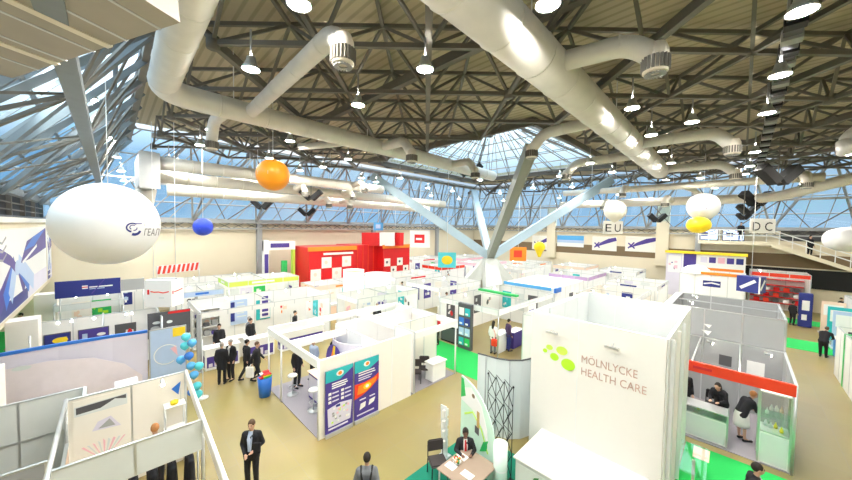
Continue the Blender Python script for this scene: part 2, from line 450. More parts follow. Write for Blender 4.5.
# lumpy cable tray running overhead on the right
b = MB(); y = -.62
b.box((3,y-.14,11.0),(38,y+.14,11.12), DARKG)
for i in range(46): b.box((3.3+.75*i,y-.17,10.93),(3.6+.75*i,y+.17,11.2), BLACK if i % 2 else STEELL)
struct(b.build('trim_12'))
# ---------------- column tree
root = thing('tree_column', 'concrete base with four slanting steel struts carrying the roof', 'column', (24.6,16.3,0))
b = MB(); ap = Vector((24.6,16.3,4.05))
for dx, dy in ((1,1),(1,-1),(-1,1),(-1,-1)):
    ft = Vector((24.6+dx*2.2,16.3+dy*2.2,0)); tp = Vector((24.6+dx*.12,16.3+dy*.12,3.75))
    d = Vector((dx,dy,0)).normalized(); sd = Vector((-d.y,d.x,0))
    q = [ft-sd*.85-d*.75, ft+sd*.85-d*.75, ft+sd*.85+d*.75, ft-sd*.85+d*.75, tp-sd*.75-d*.6, tp+sd*.75-d*.6, tp+sd*.55+d*.55, tp-sd*.55+d*.55]
    b.hexa([v[:] for v in q], CONC)
b.lathe([(1.05,2.9),(1.0,3.5),(.75,3.85),(.4,4.0),(0.01,4.05)], CONC, (24.6,16.3,0), 16)
b.build('concrete_base', root)
for (ex, ey, mt) in ((16.9,8.6,OLIVE),(16.9,24.0,BLUEST),(32.3,8.6,BLUEST),(32.3,24.0,BLUEST)):
    e = Vector((ex,ey,11.25)); d = (e-ap).normalized(); st = ap+d*.15
    n = d.cross(up).normalized()
    b = MB(); b.bar(st, e, .52, .62, mt); b.bar(st+n*.28, e+n*.28, .05, .72, mt); b.bar(st-n*.28, e-n*.28, .05, .72, mt)
    b.build('strut', root)
# ---------------- silver air ducts
def arc(p0, p1, p2, rad, n=6):
    """polyline p0-p1-p2 with the corner rounded"""
    p0, p1, p2 = map(Vector, (p0, p1, p2)); a = p1+(p0-p1).normalized()*rad; c_ = p1+(p2-p1).normalized()*rad
    return [a.lerp(p1, t).lerp(p1.lerp(c_, t), t) for t in [k/n for k in range(n+1)]]
def route(pts, rad):
    out = [Vector(pts[0])]
    for i in range(1, len(pts)-1): out += arc(pts[i-1], pts[i], pts[i+1], rad)
    return out+[Vector(pts[-1])]
def seams(mb, pts, r, m, step=1.5):
    for a, c_ in zip(pts[:-1], pts[1:]):
        a, c_ = Vector(a), Vector(c_); l = (c_-a).length
        if l < step: continue
        d = (c_-a).normalized()
        for k in range(1, int(l/step)+1): mb.tube([a+d*(k*step-.03), a+d*(k*step+.03)], r*1.03, m, 18)
def diffuser(par, p, r, mt=DUCTW):
    b = MB(); p = Vector(p)
    b.lathe([(r*.95,.25),(r*1.25,.12),(r*1.3,0),(r*1.3,-.32),(r*1.15,-.34),(.01,-.30)], mt, p, 20)
    for k in range(20):
        a = 2*PI*k/20; q = p+Vector((math.cos(a)*r*1.32, math.sin(a)*r*1.32, -.16)); b.bar(q+up*.13, q-up*.13, .05, .05, STEEL)
        b.bar(p+Vector((math.cos(a)*.08, math.sin(a)*.08, -.35)), p+Vector((math.cos(a)*r*1.1, math.sin(a)*r*1.1, -.37)), .03, .02, STEELL)
    return b.build('diffuser', par)
def hangers(par, pts, r):
    for p in pts:
        p = Vector(p); b = MB(); b.tube([p+up*r, (p.x,p.y,12.6)], .018, WHMET, 6); b.build('hanger', par)
def duct(label, pts, r, mt, branches=(), rad=.9, hang=(), loc=None, elb=True):
    root = thing('air_duct', label, 'air duct', Vector(loc or pts[0]))
    b = MB(); pl = route(pts, rad); b.tube(pl, r, mt, 20); seams(b, pts, r, mt); b.build('main_pipe', root)
    for br in branches:
        bp, brr = br[0], br[1]; b = MB(); b.tube(route(bp, .35), brr, mt, 16); seams(b, bp, brr, mt); o = b.build('branch_pipe', root)
        if len(br) > 2 and br[2]: diffuser(o, bp[-1], brr*.8, DUCTW)
    hangers(root, hang, r)
    return root
Z = 10.6
duct('large silver round duct that elbows in the upper left and runs rightwards', [(1.0,2.6,Z),(1.15,12.55,Z),(13.2,13.1,Z),(20.5,13.5,Z)], .36, FOIL,
     [([(3.6,12.7,Z),(3.35,6.15,Z),(3.33,5.75,Z-.45)], .21, True), ([(3.0,12.7,Z),(2.9,14.6,Z),(2.9,15.0,Z-.7)], .2, True),
      ([(9.6,12.95,Z),(9.7,11.2,Z),(9.7,10.7,Z-.7)], .22, True), ([(8.2,12.9,Z),(7.2,14.6,Z-.1),(6.5,15.3,Z-.2)], .16, False),
      ([(15.2,13.2,Z),(15.2,11.6,Z),(15.2,11.2,Z-.7)], .22, True)], hang=((3.1,12.65,Z),(8.8,12.9,Z),(1.1,8,Z)))
duct('widest pale round duct running from the top centre to the middle of the hall', [(2.4,3.42,Z),(25.5,3.95,Z)], .50, FOIL,
     [([(7.6,3.5,Z),(7.9,1.85,Z),(8.0,1.4,Z-.4)], .22, True), ([(12.6,3.6,Z),(12.8,6.0,Z),(12.8,6.5,Z-.6)], .22, True),
      ([(17.0,3.75,Z),(17.2,.9,Z),(17.2,.4,Z-.6)], .24, True), ([(19.5,3.8,Z),(19.7,7.2,Z),(19.7,7.7,Z-.6)], .24, True),
      ([(25.1,3.95,Z),(25.3,1.0,Z),(25.3,.4,Z-.6)], .24, True)], hang=((6.7,3.5,Z),(14,3.65,Z),(20.5,3.85,Z)))
# big flat insulated duct crossing the top left corner
root = thing('box_duct', 'broad flat foil-clad duct across the top left corner under the roof', 'air duct', at(60,30,3.9))
P0, P1 = at(-60,70,4.3), at(122,2,3.5); d = (P1-P0).normalized()
b = MB(); hz = Vector((-d.y, d.x, 0)).normalized()
upn = d.cross(hz); upn = upn if upn.z > 0 else -upn
b.bar(P0+upn*.55, P1+upn*.55, 1.3, .72, GALV, upn); b.build('duct_body', root)
b = MB()
for t in (.18, .36, .53, .72, .9):
    q = P0.lerp(P1, t)+upn*.55; b.bar(q-d*.02, q+d*.02, 1.315, .735, ALU, upn)
b.build('joint_flange', root)
b = MB()
for t in (.3, .62):
    q = P0.lerp(P1, t)+upn*.55; b.bar(q-d*.05, q+d*.05, 1.33, .75, DUCTW, upn)
b.build('tape_band', root)
# long ducts along the far left glazing
for k, (y, z, x0, x1, lab) in enumerate(((22.6,9.9,1.9,17,'upper of three parallel pale ducts below the far left glazing'), (24.2,9.35,1.9,27,'middle of three parallel pale ducts below the far left glazing'), (25.8,8.75,2.6,26,'lowest of three parallel pale ducts below the far left glazing'))):
    duct(lab, [(x0,y,z),(x1,y,z)], .36, DUCTW, [([(x0+6+2*k,y,z),(x0+6+2*k,y-1.6,z+.25),(x0+6+2*k,y-2.,z-.3)], .2, True), ([(x0+12,y,z),(x0+12,y-1.5,z+.2),(x0+12,y-1.9,z-.3)], .2, True)], hang=((x0+5,y,z),(x0+11,y,z)))
root = thing('duct_riser', 'grey upright duct box joining the three pale ducts at far left', 'air duct', (1.5,24.2,8.6))
b = MB(); b.rbox((1.1,22.2,8.5),(1.9,26.2,10.4), STEELL, .1); b.build('duct_body', root)
b = MB(); b.bar((1.1,22.2,9.4),(1.95,22.2,9.4),.06,1.9,ALU); b.tube([(1.5,24,8.5),(1.4,26,7.2),(1.4,28.5,6.7)], .45, DUCTW, 14); b.build('transition_piece', root)
# far right ducts
duct('pale duct running along the far right glazing behind the white balloon', [(34.5,14,9.3),(35.2,-1.5,9.3),(30.,-6.5,10.5)], .36, DUCTW, [([(35,4.5,9.3),(33,4.6,9.5),(32.4,4.6,9.0)], .24, True), ([(34.8,9.,9.3),(33,9.2,9.4),(32.4,9.2,8.9)], .24, True)], hang=((35,2,9.3),(34.7,10,9.3)))
duct('pale duct with side outlets crossing above the hanging letter signs', [(31.5,12.5,10.2),(31.5,-3.5,10.2)], .26, DUCTW, [([(31.5,-2.6,10.2),(29.9,-2.6,10.2),(29.5,-2.6,9.7)], .24, True), ([(31.5,7.,10.2),(29.9,7.,10.2),(29.5,7.,9.7)], .22, True), ([(31.5,3.5,10.2),(33,2.9,10),(34.4,2.4,9.5)], .2, False)], hang=((31.5,4,10.2),(31.5,10,10.2)))
duct('short pale duct elbow at the right edge under the roof', [(22.,-5.6,10.),(19.5,-2.95,10.6),(19.2,-2.7,9.9)], .4, FOIL, hang=((20.7,-4.2,10.3),))
# ---------------- high-bay lamps
lamp = None
LP = [(299,4),(251,69),(425,69),(358,105),(548,4),(632,108),(802,11),(780,75),(767,113),(91,99),(107,137),(116,157),(121,171),(124,181),(211,130),(200,145),(290,141),(269,158),(348,159),(323,167),(178,164),(250,170),(590,163),(572,187),(651,135),(663,151),(671,163),(755,152),(750,166),(846,155),(745,174),(692,122),(428,188),(452,191),(500,193),(533,188),(612,172),(400,178),(376,182),(480,180),(560,176),(700,178),(40,60),(640,190),(715,188)]
def mk_lamp():
    t = thing('high_bay_lamp', 'glowing round high-bay lamp hung under the roof lattice', 'lamp', (0,0,0), 0, 'high-bay lamps under the roof')
    b = MB(); b.tube([(0,0,.28),(0,0,.95)], .025, STEELL, 6); b.build('hanging_rod', t, True)
    b = MB(); b.lathe([(.05,.30),(.10,.28),(.12,.18),(.18,.06),(.22,-.02),(.20,-.02),(.15,.06)], ALU, (0,0,0), 18); b.build('reflector', t, True)
    b = MB(); b.lathe([(.01,.012),(.19,.012),(.19,-.012),(.01,-.012)], LENS, (0,0,0), 14); b.build('lamp_lens', t, True)
    return t
lamp = mk_lamp(); first = True
def put_lamp(p, g=None):
    global first
    if first: lamp.location = p; first = False; return lamp
    return dup(lamp, p)
for x, y in LP:
    h = 10.45
    if x < 130 and y > 60: p = at(x, y, {99:11., 137:15.5, 157:19., 171:20.5, 181:22.5}.get(y, 9.))
    else:
        p = W(x, y, h)
        if p.x > 37: p = p*(37/p.x); p.z = H+(h-H)*(37/W(x,y,h).x)
        if p.y > 27: 
            k = 25.5/p.y; p = Vector((p.x*k, p.y*k, H+(p.z-H)*k))
    put_lamp(p)
for x, y in ((4,-4),(10,-8),(18,-9),(26,-9),(3,1.2),(34,-9),(-.5,3)): put_lamp(Vector((x,y,10.45)))  # extra lamps out of view, added to raise the hall's brightness
for x, y in ((36,22),(31,25.3),(36.5,15),(36.5,9),(26,25.3),(20.5,25.4),(14.5,25.4),(9,21),(6,25),(34,11.5),(34,19),(13.5,20.5),(2.5,24),(28,4),(36,-3)): put_lamp(Vector((x,y,10.3)))  # more lamps added over the far stands to brighten that end
# ---------------- loudspeaker pairs
def speakers(p, s, label):
    t = thing('loudspeaker_cluster', label, 'loudspeaker', p)
    R45 = rt
    for sg in (-1, 1):
        b = MB(); c0 = rt*sg*.12*s; c1 = rt*sg*.95*s+up*.75*s
        b.bar(c0, c1, .5*s, .45*s, BLACK); b.build('speaker_box', t, True)
    b = MB(); b.tube([(0,0,0),(0,0,12.9-p[2])], .03, STEEL, 6); b.bar(-rt*.2*s, rt*.2*s, .12, .12, STEEL); b.build('bracket', t, True)
speakers(at(468,175,26), 1.1, 'large black V-shaped speaker pair above the column tree')
speakers(at(778,182,17.5), 1.05, 'largest black V-shaped speaker pair in the upper right')
speakers(at(756,204,24.5), 1.1, 'mid-sized black speaker pair below the largest one')
speakers(at(747.5,213,24.8), .75, 'flat black speaker pair, middle one of the stack of three on the right')
speakers(at(743.5,219,24.2), .5, 'lowest black speaker pair left of the DC sign')
speakers(at(311,199,24), .8, 'small black speaker pair right of the orange balloon')
speakers(at(262,208,26), .8, 'small black speaker pair below the orange balloon')
speakers(at(307,215,27), .7, 'tiny black speaker pair against the far left glazing')
speakers(at(657,221,30), .8, 'small dark speaker pair left of the yellow balloon')
# ============================================================ PEOPLE
def capsule(mb, p0, p1, r0, r1, m):
    p0, p1 = Vector(p0), Vector(p1)
    mb.tube([p0, p0.lerp(p1, .5), p1], [r0, (r0+r1)/2, r1], m, 10); mb.ell(p0, r0, m, 10, 7); mb.ell(p1, r1, m, 10, 7)
def remesh(mb, vox, name, parent):
    ob = mb.build('tmp'); md = ob.modifiers.new('r', 'REMESH'); md.mode = 'VOXEL'; md.voxel_size = vox
    sm = ob.modifiers.new('s', 'SMOOTH'); sm.iterations = 3; sm.factor = .5
    me = bpy.data.meshes.new_from_object(ob.evaluated_get(bpy.context.evaluated_depsgraph_get()))
    mat = ob.data.materials[0]; old = ob.data; bpy.data.objects.remove(ob); bpy.data.meshes.remove(old)
    me.name = name; me.materials.clear(); me.materials.append(mat)
    for p in me.polygons: p.use_smooth = True
    o = bpy.data.objects.new(name, me); C.objects.link(o); o.parent = parent; return o
STAND = dict(hip=(0,0,.92), neck=(0,.01,1.47), head=(0,-.02,1.64), sh=((-.165,.01,1.40),(.165,.01,1.40)), el=((-.22,.04,1.13),(.22,.04,1.13)), wr=((-.23,-.06,.90),(.23,-.06,.90)),
    hp=((-.09,0,.90),(.09,0,.90)), kn=((-.10,-.02,.49),(.10,-.02,.49)), an=((-.10,.02,.09),(.10,.02,.09)), toe=((-.12,-.17,.04),(.12,-.17,.04)))
WALK = dict(STAND, kn=((-.10,-.12,.50),(.10,.02,.50)), an=((-.10,-.20,.10),(.10,.26,.14)), toe=((-.11,-.40,.05),(.11,.10,.04)), wr=((-.24,.10,.93),(.24,-.20,.95)), el=((-.25,.10,1.15),(.25,0,1.14)))
CLASP = dict(STAND, wr=((-.07,-.22,1.02),(.13,-.20,1.10)), el=((-.24,.03,1.14),(.25,.03,1.15)))
SIT = dict(hip=(0,.05,.50), neck=(0,-.02,1.02), head=(0,-.07,1.19), sh=((-.165,-.02,.95),(.165,-.02,.95)), el=((-.25,-.08,.74),(.25,-.08,.74)), wr=((-.13,-.32,.77),(.13,-.32,.77)),
    hp=((-.09,.02,.50),(.09,.02,.50)), kn=((-.12,-.40,.50),(.12,-.40,.50)), an=((-.12,-.38,.09),(.12,-.38,.09)), toe=((-.13,-.56,.04),(.13,-.56,.04)))
BEND = dict(STAND, hip=(0,.10,.92), neck=(0,-.26,1.33), head=(0,-.40,1.42), sh=((-.19,-.24,1.28),(.19,-.24,1.28)), el=((-.23,-.38,1.02),(.23,-.38,1.02)), wr=((-.14,-.52,.94),(.14,-.52,.94)), hp=((-.09,.08,.90),(.09,.08,.90)), kn=((-.10,.04,.48),(.10,.04,.48)))
def person(label, loc, rz, J=STAND, top=BLKFAB, bot=BLKFAB, skin=SKIN, hair=HAIRD, vox=.026, sc_=1., skirt=None, longhair=False, shirt=None, hem=.80, group=None, tie=None, face=False):
    t = thing('person', label, 'person', loc, rz, group); t.scale = (sc_,)*3
    V = Vector; hip, neck, head = V(J['hip']), V(J['neck']), V(J['head'])
    def torso(b, k, m, low=0.):
        for sg in (-1, 1):
            a = hip+V((sg*.075,0,low)); c_ = hip.lerp(neck, .78)+V((sg*.085,0,0)); md = hip.lerp(neck, .35)+V((sg*.065,0,0))
            capsule(b, a, md, .105+k, .098+k, m); capsule(b, md, c_, .098+k, .108+k, m)
        for q_ in J['sh']: capsule(b, neck-V((0,0,.03)), q_, .045+k*.6, .058+k*.8, m)
        capsule(b, V(J['sh'][0])-V((0,0,.03)), V(J['sh'][1])-V((0,0,.03)), .062+k, .062+k, m); capsule(b, hip.lerp(neck,.78), neck, .10+k, .05+k*.4, m)
    b = MB(); torso(b, -.012, skin)
    capsule(b, neck-V((0,0,.03)), head-V((0,.0,.06)), .052, .05, skin)
    b.ell(head, (.074,.094,.115), skin, 14, 10); b.ell(head+V((0,-.03,-.055)), (.052,.062,.058), skin, 10, 8)
    capsule(b, head+V((0,-.092,.012)), head+V((0,-.108,-.022)), .010, .016, skin)
    for sg in (-1, 1): b.ell(head+V((sg*.076,.005,-.005)), (.014,.022,.032), skin, 8, 6)
    capsule(b, head+V((-.022,-.088,-.058)), head+V((.022,-.088,-.058)), .008, .008, skin)
    for i, sg in ((0,-1), (1,1)):
        capsule(b, J['sh'][i], J['el'][i], .048, .038, skin); capsule(b, J['el'][i], J['wr'][i], .038, .026, skin)
        w_ = V(J['wr'][i]); d = (w_-V(J['el'][i])).normalized(); sd = V((1,0,0))-d*d.x; sd.normalize(); nn = d.cross(sd)
        capsule(b, w_, w_+d*.075, .026, .034, skin)
        if vox < .018:
            for k, L in enumerate((.060,.072,.068,.052)):
                q = w_+d*.08+sd*(k-1.5)*.019; capsule(b, q, q+d*L*.55+nn*.006, .0095, .0092, skin); capsule(b, q+d*L*.55+nn*.006, q+d*L+nn*.022, .0092, .0085, skin)
        else:
            for k, L in enumerate((.060,.072,.068,.052)):
                q = w_+d*.07+sd*(k-1.5)*.022; capsule(b, q, q+d*L+nn*.012, .012, .011, skin)
        capsule(b, w_+d*.02-sd*sg*.025, w_+d*.07-sd*sg*.055+nn*.01, .013, .011, skin)
        capsule(b, J['hp'][i], J['kn'][i], .078, .054, skin); capsule(b, J['kn'][i], J['an'][i], .054, .034, skin); capsule(b, J['an'][i], J['toe'][i], .036, .028, skin)
    remesh(b, min(vox, .02), 'body', t)
    b = MB(); torso(b, .016, top, (hem-.92)*.5 if J['hip'][2] > .8 else .02)
    for i in (0, 1):
        capsule(b, J['sh'][i], J['el'][i], .068, .056, top); capsule(b, J['el'][i], V(J['el'][i]).lerp(V(J['wr'][i]), .93), .056, .042, top)
    remesh(b, vox, 'jacket', t)
    b = MB()
    if skirt:
        b.lathe([(.16,.98),(.19,.84),(.205,.62),(.20,.48),(.19,.48),(.19,.62),(.15,.97)], skirt, (hip.x,hip.y*.6,0), 18); b.build('skirt', t, True)
    else:
        capsule(b, J['hp'][0], J['hp'][1], .118, .118, bot)
        for i in (0, 1):
            capsule(b, J['hp'][i], J['kn'][i], .098, .072, bot); capsule(b, J['kn'][i], V(J['kn'][i]).lerp(V(J['an'][i]), .95), .072, .058, bot)
        remesh(b, vox, 'trousers', t)
    for i in (0, 1):
        a, c_ = V(J['an'][i]), V(J['toe'][i]); b = MB()
        capsule(b, (a.x,a.y+.02,max(.045,a.z-.05)), (c_.x,c_.y,c_.z+.005), .044, .036, BLACK); b.build('shoe', t, True)
    b = MB(); b.ell(head+V((0,.016,.028)), (.083,.098,.105), hair, 14, 10)
    if longhair: capsule(b, head+V((0,.05,.0)), neck+V((0,.09,-.06)), .085, .06, hair)
    b.build('hair', t, True)
    if shirt:
        b = MB(); dn = (hip-neck).normalized(); fr_ = dn.cross(V((1,0,0))).normalized(); fr_ = fr_ if fr_.y < 0 else -fr_
        q = neck+fr_*.055; z1 = neck.lerp(hip, .25)+fr_*.128; z2 = neck.lerp(hip, .8)+fr_*.132
        b.poly([q+V((-.05,0,.02)), q+V((.05,0,.02)), z1+V((.06,0,0)), z2+V((.035,0,0)), z2+V((-.035,0,0)), z1+V((-.06,0,0))], fr_*.012, shirt); b.build('shirt_front', t, True)
        if tie:
            b = MB(); b.poly([q+fr_*.02+V((-.018,0,0)), q+fr_*.02+V((.018,0,0)), z1+fr_*.016+V((.026,0,0)), z2+fr_*.016+V((.03,0,.03)), z2+fr_*.016+V((-.03,0,.03)), z1+fr_*.016+V((-.026,0,0))], fr_*.012, tie); b.build('necktie', t, True)
    if face:
        for sg in (-1, 1):
            b = MB(); b.ell(head+V((sg*.03,-.088,.01)), (.012,.008,.008), BLACK, 8, 6); b.build('eye', t, True)
            b = MB(); b.bar(head+V((sg*.016,-.093,.032)), head+V((sg*.048,-.084,.034)), .008, .008, hair); b.build('eyebrow', t, True)
        b = MB(); b.ell(head+V((0,-.092,-.058)), (.024,.010,.006), pm('lips', (.42,.17,.14)), 10, 6); b.build('mouth', t, True)
    return t
D = math.radians
TC = D(-45)   # facing the camera
man = person('man in open black suit and pale blue shirt walking up the khaki aisle', W(252,488), D(-38), CLASP, hair=HAIRB, vox=.016, shirt=BLUESH, face=True, hem=.74)
b = MB(); b.rbox((.13,-.26,1.06),(.30,-.22,1.32), BLKFAB, .01); b.build('tmp2', man, True).name = 'folder'
p2 = W(367,454,1.74); t = person('dark-haired man seen from behind in grey top with rucksack straps', (p2.x,p2.y,0), D(140), WALK, top=GREYFAB, bot=BLKFAB, vox=.016)
for sg in (-1, 1):
    b = MB(); b.tube([(sg*.12,-.12,1.16),(sg*.13,-.10,1.38),(sg*.12,.02,1.50),(sg*.10,.13,1.36),(sg*.06,.16,1.15)], .022, BLACK, 8); b.build('shoulder_strap', t, True)
b = MB(); b.rbox((-.13,.12,.98),(.13,.26,1.30), BLACK, .05); b.build('rucksack', t, True)
person('man in long black coat, leftmost of the four standing in the left aisle', W(222,384), D(150), STAND, hem=.45, hair=HAIRG, vox=.022)
person('man in black suit and white collar, second from left of the four in left aisle', W(231,380), D(-60), STAND, hair=HAIRG, shirt=WHSH, vox=.022)
person('man in black suit facing the purple counter, third from left of four in left aisle', W(247,380), D(100), WALK, vox=.022)
t = person('man in black jacket striding with a white bag, rightmost of four in left aisle', W(257,383), D(50), WALK, hair=HAIRB, vox=.022)
b = MB(); b.rbox((-.36,-.02,.38),(-.28,.30,.84), WHSH, .03); b.bar((-.32,.14,.84),(-.26,.12,.92),.02,.02,WHSH); b.build('carrier_bag', t, True)
# ============================================================ FURNITURE
def chair(label, loc, rz, seat=CHAIRF, group=None):
    t = thing('chair', label, 'chair', loc, rz, group)
    b = MB(); b.rbox((-.23,-.23,.42),(.23,.22,.49), seat, .03); b.build('seat', t, True)
    b = MB(); b.rbox((-.22,.20,.58),(.22,.26,.90), seat, .03); b.build('backrest', t, True)
    for x in (-.21, .21):
        for y in (-.21, .21):
            b = MB(); b.tube([(x,y,.0),(x*.97,y,.43)] if y < 0 else [(x,y+.04,.0),(x,y,.45),(x,y+.03,.75)], .013, BLACK, 8); b.build('leg', t, True)
    return t
def table(label, loc, rz, sx, sy, h=.74, mt=TABLEB, leg=ALU):
    t = thing('table', label, 'table', loc, rz)
    b = MB(); b.rbox((-sx/2,-sy/2,h-.035),(sx/2,sy/2,h), mt, .008); b.build('tabletop', t, True)
    for x in (-1, 1):
        for y in (-1, 1):
            b = MB(); b.tube([(x*(sx/2-.05),y*(sy/2-.05),0),(x*(sx/2-.05),y*(sy/2-.05),h-.035)], .02, leg, 8); b.build('leg', t, True)
    return t
def round_table(label, loc, r=.38, h=.74, mt=WHITE, group=None):
    t = thing('round_table', label, 'table', loc, 0, group)
    b = MB(); b.lathe([(.01,h-.03),(r,h-.03),(r,h),(.01,h)], mt, n=20, smooth=False); b.build('tabletop', t, True)
    b = MB(); b.tube([(0,0,.03),(0,0,h-.03)], .03, ALU, 10); b.build('stem', t, True)
    b = MB(); b.lathe([(.01,0),(.24,0),(.24,.015),(.04,.035),(.01,.035)], ALU); b.build('foot', t, True)
    return t
def stool(label, loc, group=None, mt=WHITE):
    t = thing('bar_stool', label, 'stool', loc, random.random()*3, group)
    b = MB(); b.lathe([(.01,.72),(.17,.72),(.18,.75),(.16,.78),(.01,.78)], mt, n=16); b.build('seat', t, True)
    b = MB(); b.tube([(0,0,.02),(0,0,.72)], .022, ALU, 8); b.tube([(.15*math.cos(2*PI*i/16), .15*math.sin(2*PI*i/16), .3) for i in range(17)], .01, ALU, 6); b.bar((-.15,0,.3),(.15,0,.3),.015,.015,ALU); b.build('stem', t, True)
    b = MB(); b.lathe([(.01,0),(.2,0),(.2,.012),(.03,.03),(.01,.03)], ALU, n=16); b.build('foot', t, True)
    return t
def counter(label, x0, x1, y0, y1, h=1.0, mt=WHITE, front=None, topm=WHITE, z0=0., art=None, group=None):
    t = thing('counter', label, 'counter', ((x0+x1)/2,(y0+y1)/2,z0), 0, group)
    b = MB(); b.rbox((x0+.02,y0+.02,z0),(x1-.02,y1-.02,z0+h-.04), mt, .01); bo = b.build('body', t)
    b = MB(); b.rbox((x0-.03,y0-.03,z0+h-.04),(x1+.03,y1+.03,z0+h), topm, .012); b.build('worktop', t)
    b = MB()
    for (O, A, L) in (((x0,y0+.02,z0),YF,x1-x0), ((x0+.02,y1,z0),XF,y1-y0)):
        p = Pan(b, O, **A); p.rect(.06,.1,L-.06,h-.14, front or WHITE)
        if art: art(p, L, h)
    b.build('front_panel', t)
    return t
# ============================================================ STANDS
def wallx(mb, x0, x1, y, z0, z1, m=WHITE, th=.05, step=1., post=ALU):   # panel wall along X
    mb.box((x0,y-th/2,z0),(x1,y+th/2,z1-.012), m); n = max(1, round((x1-x0)/step))
    for i in range(n+1):
        x = x0+(x1-x0)*i/n; mb.box((x-.02,y-th*.62,z0+.003),(x+.02,y+th*.62,z1-.006), post)
    mb.box((x0,y-th*.6,z1-.03),(x1,y+th*.6,z1), post)
def wally(mb, x, y0, y1, z0, z1, m=WHITE, th=.05, step=1., post=ALU):
    mb.box((x-th/2,y0+.004,z0),(x+th/2,y1-.004,z1-.012), m); n = max(1, round((y1-y0)/step))
    for i in range(n+1):
        y = y0+(y1-y0)*i/n; mb.box((x-th*.64,y-.022,z0+.003),(x+th*.64,y+.022,z1-.007), post)
    mb.box((x-th*.6,y0+.005,z1-.03),(x+th*.6,y1-.005,z1-.001), post)
def spots(par, pts):
    for p in pts:
        p = Vector(p); b = MB(); b.tube([p, p+Vector((0,0,.12))], .012, ALU, 6); b.tube([p+Vector((0,0,.08)), p+Vector((0,-.16,.02))], .045, ALU, 8); o = b.build('spotlight', par)
        b = MB(); b.ell(p+Vector((0,-.165,.015)), (.042,.02,.042), SPOT, 8, 6); b.build('lens', o)
def art(p, u0, u1, v0, v1, cols, seed=0):
    """an abstract printed picture"""
    rr = random.Random(seed); c0 = cols[0]; p.rect(u0, v0, u1, v1, c0); Wd, Hh = u1-u0, v1-v0
    for k in range(5):
        m = cols[1+rr.randrange(len(cols)-1)]; a, c_ = u0+Wd*rr.uniform(.1,.6), v0+Hh*rr.uniform(.1,.7)
        if rr.random() < .5: p.rect(a, c_, min(u1-.02, a+Wd*rr.uniform(.12,.35)), min(v1-.02, c_+Hh*rr.uniform(.06,.25)), m)
        else: p.oval(min(a, u1-Wd*.2), min(c_, v1-Hh*.2), Wd*rr.uniform(.05,.16), Hh*rr.uniform(.05,.14), m)
PICS = ([OFFW,PEACH,WHITE,GREYP],[WHITE,PALEB,GREYP],[OFFW,PINK,PEACH,WHITE],[GREYP,WHITE,MIDG],[NAVY,WHITE,PALEB,YELL,GREYP],[PURP,WHITE,LILAC,PALEB],[DARKG,RED,WHITE,GREYP],[TEAL,WHITE,CYAN],[WHITE,BLUE,SKYB,GREYP],[WHITE,ORANGE,RED,PEACH],[GREEN,WHITE,LIME],[LILAC,PURP,WHITE],[WHITE,MIDG,DARKG,PEACH])
